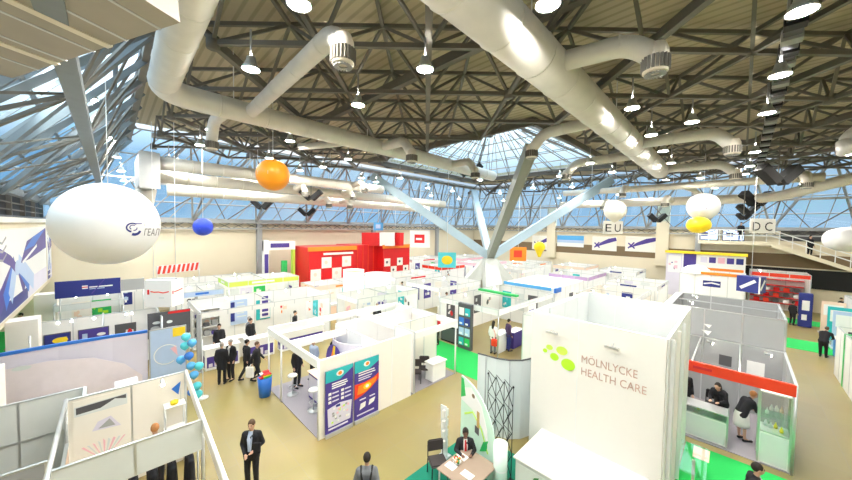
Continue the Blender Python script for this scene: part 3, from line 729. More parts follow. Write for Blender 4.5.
def shell(label, x0, x1, y0, y1, h=2.5, head=None, near_y='open', near_x='open', cat='exhibition stand', carpet=None, wall=WHITE, pics=2, logo=None, fas=.32, seed=None, roof=False, name='exhibition_stand'):
    rr = random.Random(seed if seed is not None else int(x0*31+y0*17))
    t = thing(name, label, cat, ((x0+x1)/2,(y0+y1)/2,0))
    b = MB(); wallx(b, x0, x1, y1, 0, h, wall); b.build('back_wall', t)
    b = MB(); wally(b, x1, y0, y1, 0, h, wall); b.build('side_wall', t)
    if near_x == 'wall': b = MB(); wally(b, x0, y0, y1, 0, h, wall); b.build('side_wall', t)
    else:
        b = MB(); wally(b, x0, y0, y1, h-fas, h, head or WHITE); p = Pan(b, (x0-.03,y1,h-fas), **XF); L = y1-y0
        if logo: p.rect(L*.3, fas*.3, L*.62, fas*.68, logo)
        b.build('fascia', t)
    if near_y == 'wall':
        b = MB(); wallx(b, x0, x1, y0, 0, h, wall); p = Pan(b, (x0,y0-.03,0), **YF)
        for k in range(pics): u = .3+(x1-x0-1.)*k/max(1,pics); art(p, u, u+.75, .5, 1.9, PICS[rr.randrange(len(PICS))], rr.random())
        b.build('front_wall', t)
    else:
        b = MB(); wallx(b, x0, x1, y0, h-fas, h, head or WHITE); p = Pan(b, (x0,y0-.03,h-fas), **YF); L = x1-x0
        if logo: p.rect(L*.3, fas*.3, L*.62, fas*.68, logo)
        b.build('fascia', t)
    for (x, y) in ((x0,y0),(x1,y0),(x0,y1)):
        b = MB(); b.tube([(x,y,0),(x,y,h)], .03, ALU, 8); b.build('post', t)
    xm = (x0+x1)/2; b = MB(); b.box((xm-.02,y0,h-.06),(xm+.02,y1,h-.01), ALU); b.build('ceiling_rail', t)
    if roof: b = MB(); b.box((x0,y0,h),(x1,y1,h+.04), wall); b.build('roof_panel', t)
    if pics:
        for k in range(pics):
            b = MB(); p = Pan(b, (x0,y1-.035,0), **YF)
            u = .25+(x1-x0-.9)*(k+.2)/pics; art(p, u, u+.8, .9, 2.1, PICS[rr.randrange(len(PICS))], rr.random()); b.build('printed_panel', t)
        for k in range(max(1,pics-1)):
            b = MB(); p = Pan(b, (x1-.035,y1,0), **XF); u = .3+(y1-y0-1.)*k/max(1,pics-1); art(p, u, u+.7, .9, 2.1, PICS[rr.randrange(len(PICS))], rr.random()); b.build('printed_panel', t)
    if carpet: b = MB(); b.box((x0,y0,.001),(x1,y1,.02), carpet); b.build('floor_covering', t)
    spots(t, [(x0+(x1-x0)*k, y1-.45, h-.02) for k in (.25,.75)])
    if near_y == 'open' and pics and len(label.split()) <= 12:
        k = rr.randrange(3); cx_ = x0+.5+rr.random()*.6; cm = (WHITE,OFFW,GREYP)[k]
        counter(('white','warm white','pale grey')[k]+' counter inside '+('the ' if len(label.split()) < 12 and k == 0 else '')+label, cx_, cx_+1.1, y0+.25, y0+.75, 1.0, cm, head or cm, cm)
        if rr.random() < .7:
            cl = rr.randrange(4); pl = ('black-clad','grey-clad','white-shirted','dark-suited')[cl]
            person(pl+' person inside '+label, (cx_+.5+rr.random(),y0+1.1,.0), rr.uniform(-1,1), STAND, top=(BLKFAB,GREYFAB,WHSH,BLKFAB)[cl], vox=.045, hair=rr.choice([HAIRD,HAIRB,HAIRG]))
    return t
# --- banner stand
t = thing('exhibition_stand', 'corner stand with two tall purple banners on its white wall and open beams above', 'exhibition stand', (4.45,9.,0))
b = MB(); wallx(b, 4.45, 8.25, 9.0, 0, 2.5, OFFW, step=1.0, post=WHITE); b.build('front_wall', t)
b = MB(); wally(b, 8.45, 9.0, 10.2, 0, 2.5, OFFW); b.build('side_wall', t)
b = MB(); wally(b, 6.7, 9.05, 12.0, 0, 2.5, WHITE, post=WHITE); b.build('side_wall', t)
b = MB(); wallx(b, 6.7, 11.0, 12.0, 0, 2.5, WHITE, post=WHITE); b.build('back_wall', t)
b = MB(); wally(b, 11.0, 10.2, 12.0, 0, 2.5, OFFW); b.build('side_wall', t)
b = MB(); wallx(b, 8.45, 11.0, 10.2, 0, 2.5, OFFW); b.build('inner_wall', t)
for (p0, p1) in (((4.45,9,2.38),(4.45,13.3,2.38)), ((4.45,13.3,2.38),(11,13.3,2.38)), ((4.45,11.2,2.38),(6.7,11.2,2.38)), ((8.45,9,2.34),(11,9,2.34)), ((11,9,2.34),(11,13.3,2.34)), ((8.45,10.2,2.42),(8.45,13.3,2.42))):
    b = MB(); b.bar(p0, p1, .10, .26, WHITE); b.build('beam', t)
for x, y in ((4.45,9),(4.45,12.0),(4.45,13.3),(11,9),(11,13.3),(8.4,13.3)):
    b = MB(); b.tube([(x,y,0),(x,y,2.5)], .035, WHMET, 8); b.build('post', t)
b = MB(); b.box((4.45,9,.001),(11,13.3,.02), CARPGREY); b.build('floor_covering', t)
def banner(label, x, kind):
    t = thing('roll_up_banner', label, 'banner', (x,8.9,0)); w_ = .98
    b = MB(); b.rbox((x,8.84,.0),(x+w_,8.92,.12), ALU, .01); b.build('base', t)
    b = MB(); b.box((x,8.9,.12),(x+w_,8.915,2.12), PURP); p = Pan(b, (x,8.9,.12), **YF)
    if kind == 0:
        p.rect(0,1.62,w_,2.0,TEAL); p.poly([(0,1.62),(.5,1.62),(.98,1.9),(.98,1.62)], PURP); p.oval(.5,1.82,.13,.09,WHITE); p.oval(.5,1.82,.07,.06,ORANGE)
        p.lines(.22,1.52,.8,3,.07,WHITE,.035)
        for i in range(2):
            for j in range(3): p.rect(.10+i*.44,1.2-j*.13,.2+i*.44,1.28-j*.13,WHITE); p.rect(.23+i*.44,1.22-j*.13,.46+i*.44,1.26-j*.13,LILAC)
        p.poly([(.1,.2),(.88,.2),(.93,.8),(.5,.86),(.07,.78)], LILAC)
        rr = random.Random(3)
        for i in range(26): a, c_ = rr.uniform(.16,.78), rr.uniform(.27,.72); p.rect(a,c_,a+.07,c_+.06, rr.choice([WHITE,OFFW,GREYP,LIME2,PINK,MIDG]))
        p.rect(.36,.76,.5,.83,NAVY); p.lines(.1,.1,.8,1,.1,LILAC,.04)
    else:
        p.rect(0,1.6,w_,2.0,TEAL); p.poly([(0,1.6),(.55,1.6),(.98,1.8),(.98,1.6)], PURP); p.oval(.48,1.82,.13,.09,WHITE); p.oval(.5,1.82,.07,.06,ORANGE); p.lines(.15,1.55,.9,2,.08,WHITE,.035); p.lines(.15,1.38,.7,2,.07,LILAC,.03)
        p.poly([(0,.72),(.3,.78),(.65,.92),(.98,1.15),(.98,1.36),(.75,1.25),(.4,1.2),(0,1.22)], RED2); p.poly([(.1,.85),(.45,.86),(.85,1.1),(.9,1.26),(.5,1.18),(.15,1.14)], ORANGE); p.oval(.5,1.04,.16,.10,YELL); p.oval(.5,1.04,.07,.05,WHITE)
        p.lines(.2,.62,.45,1,.1,LILAC,.04); p.lines(.6,.62,.85,1,.1,LILAC,.04)
        p.poly([(.2,.3),(.42,.36),(.45,.52),(.24,.5)], WHITE); p.poly([(.56,.34),(.78,.4),(.84,.54),(.6,.52)], WHITE); p.lines(.1,.12,.8,1,.1,LILAC,.04)
    b.build('printed_sheet', t)
    b = MB(); b.tube([(x,8.9,2.13),(x+w_,8.9,2.13)], .015, ALU, 8); b.build('top_bar', t)
banner('purple and teal banner showing a pale collage of products, left of the pair', 4.62, 0)
banner('purple banner with a glowing orange disc, right of the pair', 5.66, 1)
t = thing('display_wall', 'curved lilac display wall with a round orange figure inside the banner stand', 'display wall', (6.2,10.9,0))
b = MB(); pts = [(6.55-.5*math.sin(PI*k/10), 9.8+2.1*k/10) for k in range(11)]
for k in range(10): b.poly([(pts[k][0],pts[k][1],0),(pts[k+1][0],pts[k+1][1],0),(pts[k+1][0],pts[k+1][1],2.2),(pts[k][0],pts[k][1],2.2)], (.04,0,0), PURP if k > 6 else LILAC)
b.build('curved_panel', t)
b = MB(); p = Pan(b, (6.0,11.7,.4), **XF); p.oval(.85,1.0,.62,.68,PURP,.02); p.poly([(.6,.5),(.9,.55),(1.0,1.1),(.8,1.6),(.65,1.2)], ORANGE,.03); p.poly([(.8,1.3),(.9,1.3),(.95,1.65),(.82,1.65)], YELL,.03); p.band([(1.05,.7),(1.3,1.15)],.07,PINK,.03); p.band([(1.15,.6),(1.42,1.05)],.07,WHITE,.03); b.build('figure_print', t)
counter('curved reception desk with pale top littered with papers inside banner stand', 5.3, 5.9, 10.2, 11.6, 1.05, PURP, LILAC, PEACH)
counter('small white cabinet at the open end of the banner stand by the green aisle', *(lambda a: (a.x-.3,a.x+.55,a.y-.1,a.y+.4))(W(436,380)), 1.0-.2)
for k, (x, y, lab) in enumerate(((420,384,'left of two charcoal chairs beside the white cabinet in the banner stand recess'), (428,380,'right of two charcoal chairs beside the white cabinet in the banner stand recess'))):
    p = W(x, y); chair(lab, (p.x,p.y+.25,0), TC)
rr = random.Random(5)
for k, (x, y) in enumerate(((5.0,9.7),(5.05,10.6),(5.2,9.9),(4.95,12.2))):
    stool('white round bar stool on grey carpet of the banner stand', (x,y,.02), 'bar stools in the banner stand')
round_table('small white round table between the bar stools of the banner stand', (5.55,9.75,.02), .3, 1.05)
t = thing('brochure_bin', 'blue waste bin heaped with red and yellow leaflets at the stand corner post', 'bin', (4.15,12.85,0))
b = MB(); b.lathe([(.01,0),(.2,0),(.26,.75),(.24,.75),(.19,.03)], BLUE, (4.15,12.85,0)); b.build('bin_body', t)
b = MB()
for i in range(10): a = rr.uniform(0,6); b.hexa([q for q in [Vector((4.15+.14*math.cos(a)*rr.random()+dx*.12,12.85+.14*math.sin(a)+dy*.09,.74+dz*.05+i*.015)) for dz in (0,1) for dx, dy in ((-1,-1),(1,-1),(1,1),(-1,1))]], rr.choice([RED,YELL,WHITE,GREEN,RED]))
b.build('leaflets', t)['kind'] = 'stuff'
for k, (x, y, rz_, lab) in enumerate(((5.3,12.6,D(20),'person in dark suit at the rear beam of the banner stand, leftmost'), (6.1,12.8,D(-70),'person in blue shirt between two dark suits behind banner stand beam'), (7.0,12.75,D(40),'person in dark suit next to the lilac display wall'))):
    person(lab, (x,y,.02), rz_, STAND, top=BLKFAB if k != 1 else BLUESH, vox=.03)
# --- white tower
t = thing('exhibition_stand', 'tall white box stand lettered HEALTH CARE with green dots', 'exhibition stand', (8.4,2.6,0))
TX0, TX1, TY0, TY1, TH = 8.4, 12.6, 1.05, 4.1, 4.3
b = MB(); b.box((TX0,TY0,0),(TX0+.08,TY1,TH), TOWERW); p = Pan(b, (TX0,TY1,0), **XF)
for u in (1.25,): p.rect(u-.006,0,u+.006,TH,GREYP,.002)
b.build('front_wall', t)
b = MB(); p = Pan(b, (TX0-.004,TY1,0), **XF)
for u, v, a, c_, m in ((.40,3.30,.06,.055,LIME),(.52,3.42,.09,.07,LIME2),(.66,3.20,.115,.10,LIME),(.85,3.42,.145,.11,LIME2),(1.02,3.10,.175,.15,LIME)): p.oval(u, v, a, c_, m, .012)
b.build('dot_emblem', t)
b = MB(); p = Pan(b, (TX0-.004,TY1,0), **XF); p.text('MÖLNLYCKE', 1.35, 3.27, .27, FADED, .012, 1.2); b.build('lettering', t)
b = MB(); p = Pan(b, (TX0-.004,TY1,0), **XF); p.text('HEALTH CARE', 1.35, 2.96, .27, FADED, .012, 1.38); b.build('lettering', t)
b = MB(); b.box((TX0+.08,TY1-.08,0),(TX1-.03,TY1,TH-.003), WHITE); b.build('side_wall', t)
b = MB(); wally(b, TX1, TY0+.04, TY1-.004, 0, TH, GREYP, post=GREYP); b.build('back_wall', t)
b = MB(); wallx(b, TX0+.9, TX1, TY1-.12, 2.5, TH-.01, GREYP, .03, post=GREYP); b.build('inner_lining', t)
b = MB(); wallx(b, TX0+.1, TX1, TY0, 0, TH, WHITE, step=.6, post=WHMET); b.build('side_wall', t)
for k in range(3): b = MB(); b.box((TX0+.4+k*.9,TY0-.10,0),(TX0+.46+k*.9,TY0-.03,TH-.1), (WHMET,OFFW,WHMET)[k]); b.build('light_strip', t)
for y in (3.62, 2.2):
    b = MB(); b.bar((TX0-.16,y,TH-.42),(TX0-.16,y-.3,TH-.42),.07,.05,ALU); b.bar((TX0-.16,y-.15,TH-.42),(TX0,y-.15,TH-.36),.02,.02,ALU); b.build('picture_lamp', t)
counter('low white plinth with a green leaf emblem before the tall white box', 6.86, 8.38, 1.3, 3.7, 1.1, TOWERW, TOWERW, TOWERW, art=lambda p, L, h: (p.poly([(.42,.62),(.55,.7),(.62,.9),(.5,.84)], LEAF), p.poly([(.6,.6),(.72,.66),(.86,.86),(.7,.8)], GREEN)) if L > 2 else None)
# --- curved grey panels behind and pop-up display
t = thing('partition_wall', 'curved pale grey partition with dark top edge left of the tall white box', 'partition', (8.9,5.2,0))
pts = [W(x, y, 2.5) for x, y in ((478,354),(486,356),(497,359),(510,361),(522,361),(531,359))]+[Vector((9.75,4.14,2.5))]
b = MB()
for a, c_ in zip(pts[:-1], pts[1:]): b.poly([(a.x,a.y,0),(c_.x,c_.y,0),(c_.x,c_.y,2.5),(a.x,a.y,2.5)], (.04,.02,0), GREYP)
b.build('curved_panel', t)
b = MB(); b.tube([(q.x,q.y,2.52) for q in pts], .025, DARKG, 8); b.build('top_edge', t)
for q in (pts[1],pts[3]): b = MB(); b.tube([(q.x-.03,q.y-.02,0),(q.x-.03,q.y-.02,2.5)], .018, MIDG, 8); b.build('post', t)
t = thing('popup_display', 'arched green and white pop-up display behind the seated man', 'display', (7.1,5.0,0))
A = Vector((7.35,5.72,0)); B = Vector((6.86,4.22,0)); u_ = (B-A).normalized(); n_ = Vector((u_.y,-u_.x,0)); n_ = n_ if n_.x < 0 else -n_; L = (B-A).length
b = MB(); p = Pan(b, A, u_, n_)
out = [(0,0),(L,0),(L,.95)]+[(L*(.1+.9*math.cos(a)), .95+1.3*math.sin(a)) for a in [PI/2*k/10 for k in range(1,11)]]+[(0,2.25)]
mint = pm('mint_print', (.62,.84,.70), .5, var=.12, scale=1.2); p.poly(out, mint, .03); b.build('curved_panel', t)
b = MB(); p = Pan(b, A+n_*.032, u_, n_)
p.poly([(0.03,1.9),(.5,2.1),(1.0,1.8),(1.25,1.3),(1.3,.9),(1.1,1.2),(.7,1.5),(.03,1.55)], WHITE); p.poly([(0,2.2),(.12,2.2),(.25,1.75),(0,1.6)], GREEN); p.band([(.2,1.2),(.6,1.45),(1.0,1.2),(1.3,.7)], .05, LIME2); p.poly([(.95,.55),(1.25,.75),(1.3,1.05),(1.1,.9)], GREEN); p.rect(.8,1.15,.92,1.6,GOLD); p.rect(.72,.95,.9,1.15,DARKG); p.oval(.62,1.92,.07,.06,BROWN); b.build('print', t)
t2 = thing('folding_lattice', 'black folding pop-up lattice leaning behind the arched green display', 'frame', (7.6,4.5,0))
b = MB(); C0 = Vector((7.55,4.95,0)); C1 = Vector((7.35,4.05,0))
for i in range(3):
    for j in range(4):
        a = C0.lerp(C1, i/3)+up*(.1+.62*j); c_ = C0.lerp(C1, (i+1)/3)+up*(.1+.62*j); e = up*.62; o = Vector((.28,-.06,0))
        b.tube([a, c_+e*.92], .010, BLACK, 6); b.tube([a+e*.92, c_], .010, BLACK, 6); b.tube([a, a+o+e*.5], .009, BLACK, 6); b.tube([a+o+e*.5, a+e], .009, BLACK, 6)
for q in (C0, C0.lerp(C1,.33), C0.lerp(C1,.66), C1): b.tube([q, q+up*2.5], .011, BLACK, 6)
b.build('lattice', t2)
b = MB()
for q in (C0, C1): b.ell(q+Vector((0,0,2.5)), .03, BLACK, 8, 6)
for q in (C0, C1): b.box((q.x-.06,q.y-.06,0),(q.x+.06,q.y+.06,.03), BLACK)
b.build('joint', t2)
t = thing('display_column', 'slim pale green half-round column at the near end of the arched display', 'display column', (6.72,4.0,0))
pmint = pm('pale_mint_print', (.70,.82,.75), .5)
b = MB(); b.lathe([(.01,.012),(.17,.012),(.17,1.35),(.01,1.35)], pmint, (6.72,4.0,0), 20); b.build('column_body', t)
b = MB(); b.lathe([(.172,.7),(.176,.72),(.172,.74)], WHITE, (6.72,4.0,0), 20); b.build('ring', t)
tag(MB().box((5.0,1.0,.001),(8.3,6.0,.012), CARPT).build('carpet'), 'dark teal green carpet under the table and tall white box', 'carpet')
table('brown meeting table with papers in front of the seated man', (6.12,4.55,.012), D(0), 1.15, 1.0)
person('man in black suit and red tie sitting at the brown meeting table', (6.62,5.02,.012), D(-45), SIT, skin=SKIN2, hair=HAIRD, vox=.018, shirt=WHSH, tie=REDSH, face=True)
chair('empty charcoal chair beside the seated man at brown table', (6.02,5.45,.012), D(-30))
chair('charcoal chair with its back to the viewer at the near side of the brown table', (5.55,4.45,.012), D(120))
b = MB(); b.box((6.2,4.72,.7535),(6.41,5.0,.757), WHSH); tag(b.build('paper_sheet'), 'white paper held on the table before the seated man', 'paper')
b = MB(); b.box((5.82,4.25,.7535),(6.02,4.55,.757), WHSH); tag(b.build('paper_sheet'), 'white paper near the front corner of the brown table', 'paper')
b = MB(); b.box((5.75,4.72,.7535),(5.96,4.98,.757), WHSH); tag(b.build('paper_sheet'), 'white paper on the left side of brown table beside the flower bowl', 'paper')
t = thing('flower_bowl', 'small bowl of orange flowers and leaves on the brown table', 'flowers', (6.02,4.8,.7535))
b = MB(); b.lathe([(.01,0),(.06,0),(.11,.07),(.10,.07),(.05,.015)], WHITE, (6.02,4.8,.7535), 14); b.build('bowl', t)
b = MB()
for i in range(14): a = rr.uniform(0,6.28); q = rr.uniform(.0,.12); b.ell((6.02+q*math.cos(a),4.8+q*math.sin(a),.85+rr.uniform(-.03,.03)), (.035,.035,.025), rr.choice([ORANGE,RED2,LEAF,LEAF,PEACH]), 8, 6)
b.build('flowers', t)['kind'] = 'stuff'
t = thing('brochure_stand', 'narrow white leaflet stand between the chair and the arched display', 'leaflet stand', (6.75,5.85,0)); o = org(t)
b = MB(); b.rbox((6.6,5.7,.0),(6.9,6.0,.04), ALU, .01); b.build('foot', t)
b = MB(); b.bar((6.75,5.85,.04),(6.72,5.88,1.5),.22,.03,WHITE); b.build('back_panel', t)
for k in range(4): b = MB(); b.box((6.63,5.80,.3+.3*k),(6.84,5.86,.5+.3*k), OFFW); b.build('leaflet_pocket', t)
# --- red-fascia booth
t = thing('exhibition_stand', 'grey-walled stand with a bright red fascia board at the right', 'exhibition stand', (13.1,.3,0))
RX0, RX1, RY0, RY1 = 13.1, 16.5, -1.2, 2.0
b = MB(); b.box((RX0-.04,RY0,2.18),(RX0+.04,RY1,2.5), RED2); p = Pan(b, (RX0-.04,RY1,2.18), **XF); p.rect(1.05,.12,1.5,.2,REDSH); b.build('fascia', t)
b = MB(); wally(b, RX1, RY0, RY1, 0, 2.5, MIDG); b.build('back_wall', t)
b = MB(); wallx(b, RX0, RX1, RY0, 0, 2.5, MIDG); b.build('side_wall', t)
for x, y in ((RX0,RY0),(RX0,RY1)): b = MB(); b.tube([(x,y,0),(x,y,2.5)], .035, ALU, 8); b.build('post', t)
for y in (-.1, 1.0): b = MB(); b.box((RX0,y-.02,2.4),(RX1,y+.02,2.46), ALU); b.build('ceiling_rail', t)
b = MB(); b.box((RX0,RY0,.001),(RX1,RY1,.02), CARPGREY); b.build('floor_covering', t)
spots(t, [(RX1-.4,.8,2.4),(RX1-.5,-.7,2.4)])
b = MB(); p = Pan(b, (RX1-.035,RY1,0), **XF); p.rect(1.55,1.55,1.9,1.95,DARKG); p.rect(2.3,1.3,2.75,1.95,WHITE); b.build('printed_panel', t)
def showcase(label, x0, x1, y0, y1, h, zg, stuff, grp):
    t = thing('glass_showcase', label, 'showcase', ((x0+x1)/2,(y0+y1)/2,.02))
    b = MB(); b.rbox((x0,y0,.02),(x1,y1,zg), WHITE, .01); p = Pan(b, (x0,y1,0), **XF); p.rect(.04,.08,y1-y0-.04,zg-.06,GREYP); b.build('base_cabinet', t)
    b = MB(); b.box((x0,y0,h-.03),(x1,y1,h), ALU if h < 1.4 else WHITE)
    for x, y in ((x0,y0),(x1,y0),(x0,y1),(x1,y1)): b.bar((x,y,.02),(x,y,h),.04,.04,ALU)
    b.box((x0,y0,zg-.02),(x1,y1,zg+.01), ALU); b.build('frame', t)
    b = MB(); b.box((x0-.005,y0,zg),(x0+.005,y1,h), CLEAR); b.box((x0,y0-.005,zg),(x1,y0+.005,h), CLEAR); b.build('glass_pane', t)
    if h > 1.5: b = MB(); b.box((x0+.02,y0+.02,1.42),(x1-.02,y1-.02,1.43), CLEAR); b.build('glass_shelf', t)
    for z in stuff:
        for k in range(4):
            q = Vector((rr.uniform(x0+.1,x1-.1), y0+.1+(y1-y0-.2)*(k+.5)/4, z)); c_ = rr.choice([OFFW,WHITE,YELL,GREYP,PEACH])
            b = MB(); b.lathe([(.01,0),(.04,0),(.045,.06),(.02,.10+.06*rr.random()),(.01,.17)], c_, q, 10); tag(b.build('product_sample'), 'small pale product sample displayed in the '+grp, 'product', 'samples in the '+grp)
showcase('long low glass-topped display counter with pale green base under the red fascia', 13.25, 13.85, .1, 1.9, 1.0, .78, (.79,), 'low display counter')
showcase('tall lit glass showcase at the outer corner of the red fascia stand', 13.15, 13.75, -1.15, -.55, 2.1, .95, (.96,1.44), 'tall showcase')
person('seated woman with dark hair nearest the tall white box at the low display counter', (14.4,1.62,.02), D(-90), SIT, longhair=True, hair=HAIRB, vox=.022)
person('standing person in black with golden scarf, second at the low display counter', (14.35,1.25,.02), D(-70), STAND, longhair=True, vox=.022, shirt=YELL)
person('woman with long black hair leaning at the right end of the low display counter', (14.3,.3,.02), D(-110), dict(BEND, neck=(0,-.14,1.40), head=(0,-.24,1.53), sh=((-.16,-.12,1.33),(.16,-.12,1.33)), el=((-.21,-.18,1.10),(.21,-.18,1.10)), wr=((-.12,-.38,1.06),(.12,-.38,1.06))), longhair=True, vox=.022)
person('red-haired woman in black top and white skirt bending toward the tall showcase', (14.15,-.25,.02), D(40), dict(BEND, neck=(0,-.16,1.40), head=(0,-.27,1.53), sh=((-.16,-.14,1.33),(.16,-.14,1.33)), el=((-.21,-.20,1.08),(.21,-.20,1.08)), wr=((-.10,-.34,1.0),(.10,-.34,1.0))), hair=HAIRR, skirt=WHSH, vox=.02, sc_=.97)
chair('dark office chair behind the low display counter', (15.1,.5,.02), D(-90), BLACK)
p = W(757,464,1.75); person('dark-haired man in black suit at the bottom right on green carpet', (p.x,p.y,.012), D(20), STAND, vox=.017, shirt=WHSH, face=True)
tag(MB().box((9.0,-3.2,.001),(12.75,1.0,.012), CARPG).build('carpet'), 'bright green aisle carpet in front of the red fascia stand', 'carpet')
t = thing('info_stand', 'small clear lectern with leaflets on green carpet beside tall white box', 'leaflet stand', (9.9,.62,.012))
b = MB(); b.bar((9.9,.62,.03),(9.9,.62,1.1),.06,.06,ALU); b.build('stem', t)
b = MB(); b.bar((9.55,.62,.9),(9.9,.62,1.5),.5,.02,CLEAR); b.build('clear_panel', t)
b = MB(); b.bar((9.95,.5,1.15),(10.2,.5,1.3),.3,.02,PEACH); b.build('leaflet', t)
b = MB(); b.lathe([(.01,0),(.2,0),(.2,.03),(.01,.03)], ALU, (9.9,.62,.012)); b.build('foot', t)
# --- tall grey stand behind the red fascia stand
t = shell('tall grey-backed stand directly behind the red fascia stand', 16.62, 20.2, -1.2, 2.0, 3.6, wall=MIDG, near_x='wall', near_y='wall', pics=0)
b = MB(); p = Pan(b, (16.56,2.0,0), **XF); p.poly([(1.05,3.0),(1.3,3.0),(1.22,2.85)], WHITE); p.poly([(1.0,2.75),(1.3,2.75),(1.2,2.56)], WHITE); b.build('printed_panel', t)
# --- left foreground booth
t = thing('exhibition_stand', 'near white booth at lower left with fascia panels and metal top rails', 'exhibition stand', (.3,9.3,0))
x0, x1 = -.78, 1.42
b = MB(); wallx(b, x0, x1, 10.85, 0, 2.5, OFFW, step=1.1); b.build('back_wall', t)
b = MB(); wally(b, x0, 7.9, 10.85, 0, 1.5, OFFW); b.build('side_wall', t)
b = MB(); wallx(b, x0, 1.32, 7.9, 1.86, 2.5, GREYP, step=1.05); b.build('fascia', t)
b = MB(); b.tube([(x0,10.85,2.5),(x0,6.8,2.5)], .04, ALU, 10); b.build('top_rail', t)
b = MB(); b.tube([(x1+.02,10.85,2.5),(1.25,5.6,2.5)], .035, WHMET, 10); b.build('top_rail', t)
b = MB(); b.bar((x1+.02,10.85,2.36),(1.25,5.6,2.36),.04,.22,OFFW); b.build('side_fascia', t)
for x, y in ((x0,7.9),(1.32,7.9),(x0,10.85),(x1,10.85),(1.25,5.7)): b = MB(); b.tube([(x,y,0),(x,y,2.5)], .035, ALU, 8); b.build('post', t)
b = MB(); p = Pan(b, (x0,10.82,0), **YF); p.rect(.1,.35,1.08,2.42,OFFW)
p.poly([(.12,2.05),(1.02,2.05),(1.02,2.32),(.12,2.28)], GREYP); p.poly([(.15,2.1),(.55,2.12),(.8,2.26),(1.0,2.2),(1.0,2.3),(.15,2.26)], DARKG); p.poly([(.4,1.6),(.9,1.55),(.72,1.86),(.5,1.8)], LILAC); p.poly([(.5,1.62),(.8,1.6),(.7,1.8)], MIDG)
for k in range(9): a = .3+.5*k/8; p.poly([(.6,.8),(.22+.09*k,1.35-.02*abs(k-4)),(.26+.09*k,1.28)], GREYP if k % 2 else PINK)
p.rect(.3,.75,.9,.9,GREYP); b.build('printed_panel', t)
b = MB(); p = Pan(b, (x0+.03,10.7,0), (0,-1,0), (1,0,0)); p.rect(.1,.5,.9,1.45,PEACH); p.poly([(.25,.6),(.6,.7),(.75,1.3),(.4,1.2)], SKIN); b.build('side_picture', t)
spots(t, [(.9,10.6,2.42)])
t = thing('shelf_unit', 'small white shelf with yellow and blue samples in near left booth corner', 'shelf', (1.15,10.6,0))
for x, y in ((.95,10.45),(1.36,10.45),(.95,10.75),(1.36,10.75)): b = MB(); b.tube([(x,y,0),(x,y,1.75)], .014, ALU, 6); b.build('upright', t)
for z in (.5,1.1,1.75): b = MB(); b.box((.93,10.43,z),(1.38,10.78,z+.02), WHITE); b.build('shelf', t)
b = MB(); b.lathe([(.01,0),(.08,0),(.09,.08),(.01,.12)], YELL, (1.15,10.6,1.772), 12); tag(b.build('sample_tub'), 'yellow tub on the small white shelf', 'tub')
t = thing('pennant', 'small blue pennant above the white shelf in near left booth', 'pennant', (1.2,10.7,1.9)); b = MB(); b.poly([(1.1,10.7,2.15),(1.3,10.7,2.3),(1.25,10.7,1.95)], (0,.01,0), BLUE); b.build('cloth', t); b = MB(); b.tube([(1.3,10.7,1.772),(1.3,10.7,2.3)], .006, ALU, 6); b.build('stick', t)
q = W(155,427,1.68); person('person with reddish hair whose head shows above the near left booth fascia', (q.x,q.y,0), D(180), STAND, top=OFFW, hair=HAIRR, vox=.024)
# coats and magazine rack under fascia
t = thing('coat_rail', 'rail of dark jackets hanging inside the near left booth', 'coat rail', (.7,8.3,0))
b = MB(); b.tube([(.1,8.35,1.75),(1.3,8.35,1.75)], .016, ALU, 8); b.tube([(.1,8.35,0),(.1,8.35,1.75)], .016, ALU, 8); b.tube([(1.3,8.35,0),(1.3,8.35,1.75)], .016, ALU, 8); b.build('rail_frame', t)
for k in range(4):
    x = .25+.30*k; lab = ('black jacket hanging at left of the coat rail','dark coat second on the coat rail','grey-lined black coat third on the coat rail','black coat at right end of the coat rail')[k]
    g = thing('jacket', lab, 'jacket', (x,8.35,.8)); b = MB()
    for sg in (-1,1): capsule(b, (x,8.35+sg*.06,1.55), (x,8.35+sg*.16,.85), .08, .10, BLKFAB); capsule(b, (x,8.35+sg*.18,1.5), (x,8.35+sg*.24,1.0), .06, .05, BLKFAB)
    remesh(b, .03, 'cloth', g).location = -Vector(g.location)
    b = MB(); b.tube([(x,8.35,1.62),(x,8.35,1.72),(x,8.36,1.765)], .006, ALU, 6); b.build('hanger_hook', g)
t = thing('leaflet_rack', 'white upright leaflet rack under the near left booth fascia', 'leaflet rack', (-.15,8.3,0))
b = MB(); b.box((-.5,8.4,0),(.05,8.45,1.75), WHITE); b.build('back_panel', t)
for k in range(5): b = MB(); b.box((-.48+.1*k,8.3,.9),(-.41+.1*k,8.4,1.6), OFFW if k % 2 else GREYP); b.build('leaflet', t)
# --- grey panel booth at far left edge
t = thing('partition_wall', 'pale grey panel partition at the lower left edge beside the near booth', 'partition', (-1.7,11.4,0))
b = MB(); wallx(b, -3.6, -.5, 11.45, 0, 2.5, GREYP, step=1.05); b.box((-3.6,11.41,1.55),(-.5,11.43,1.6), ALU); b.build('panel_row', t)
b = MB(); wally(b, -.5, 10.9, 11.45, 0, 2.5, GREYP); b.build('end_panel', t)
t = thing('partition_wall', 'lower grey partition top edge at bottom left corner of the picture', 'partition', (-1.9,8.6,0))
b = MB(); wallx(b, -3.3, -.9, 8.9, 0, 2.2, MIDG, step=1.2); b.build('panel_row', t)
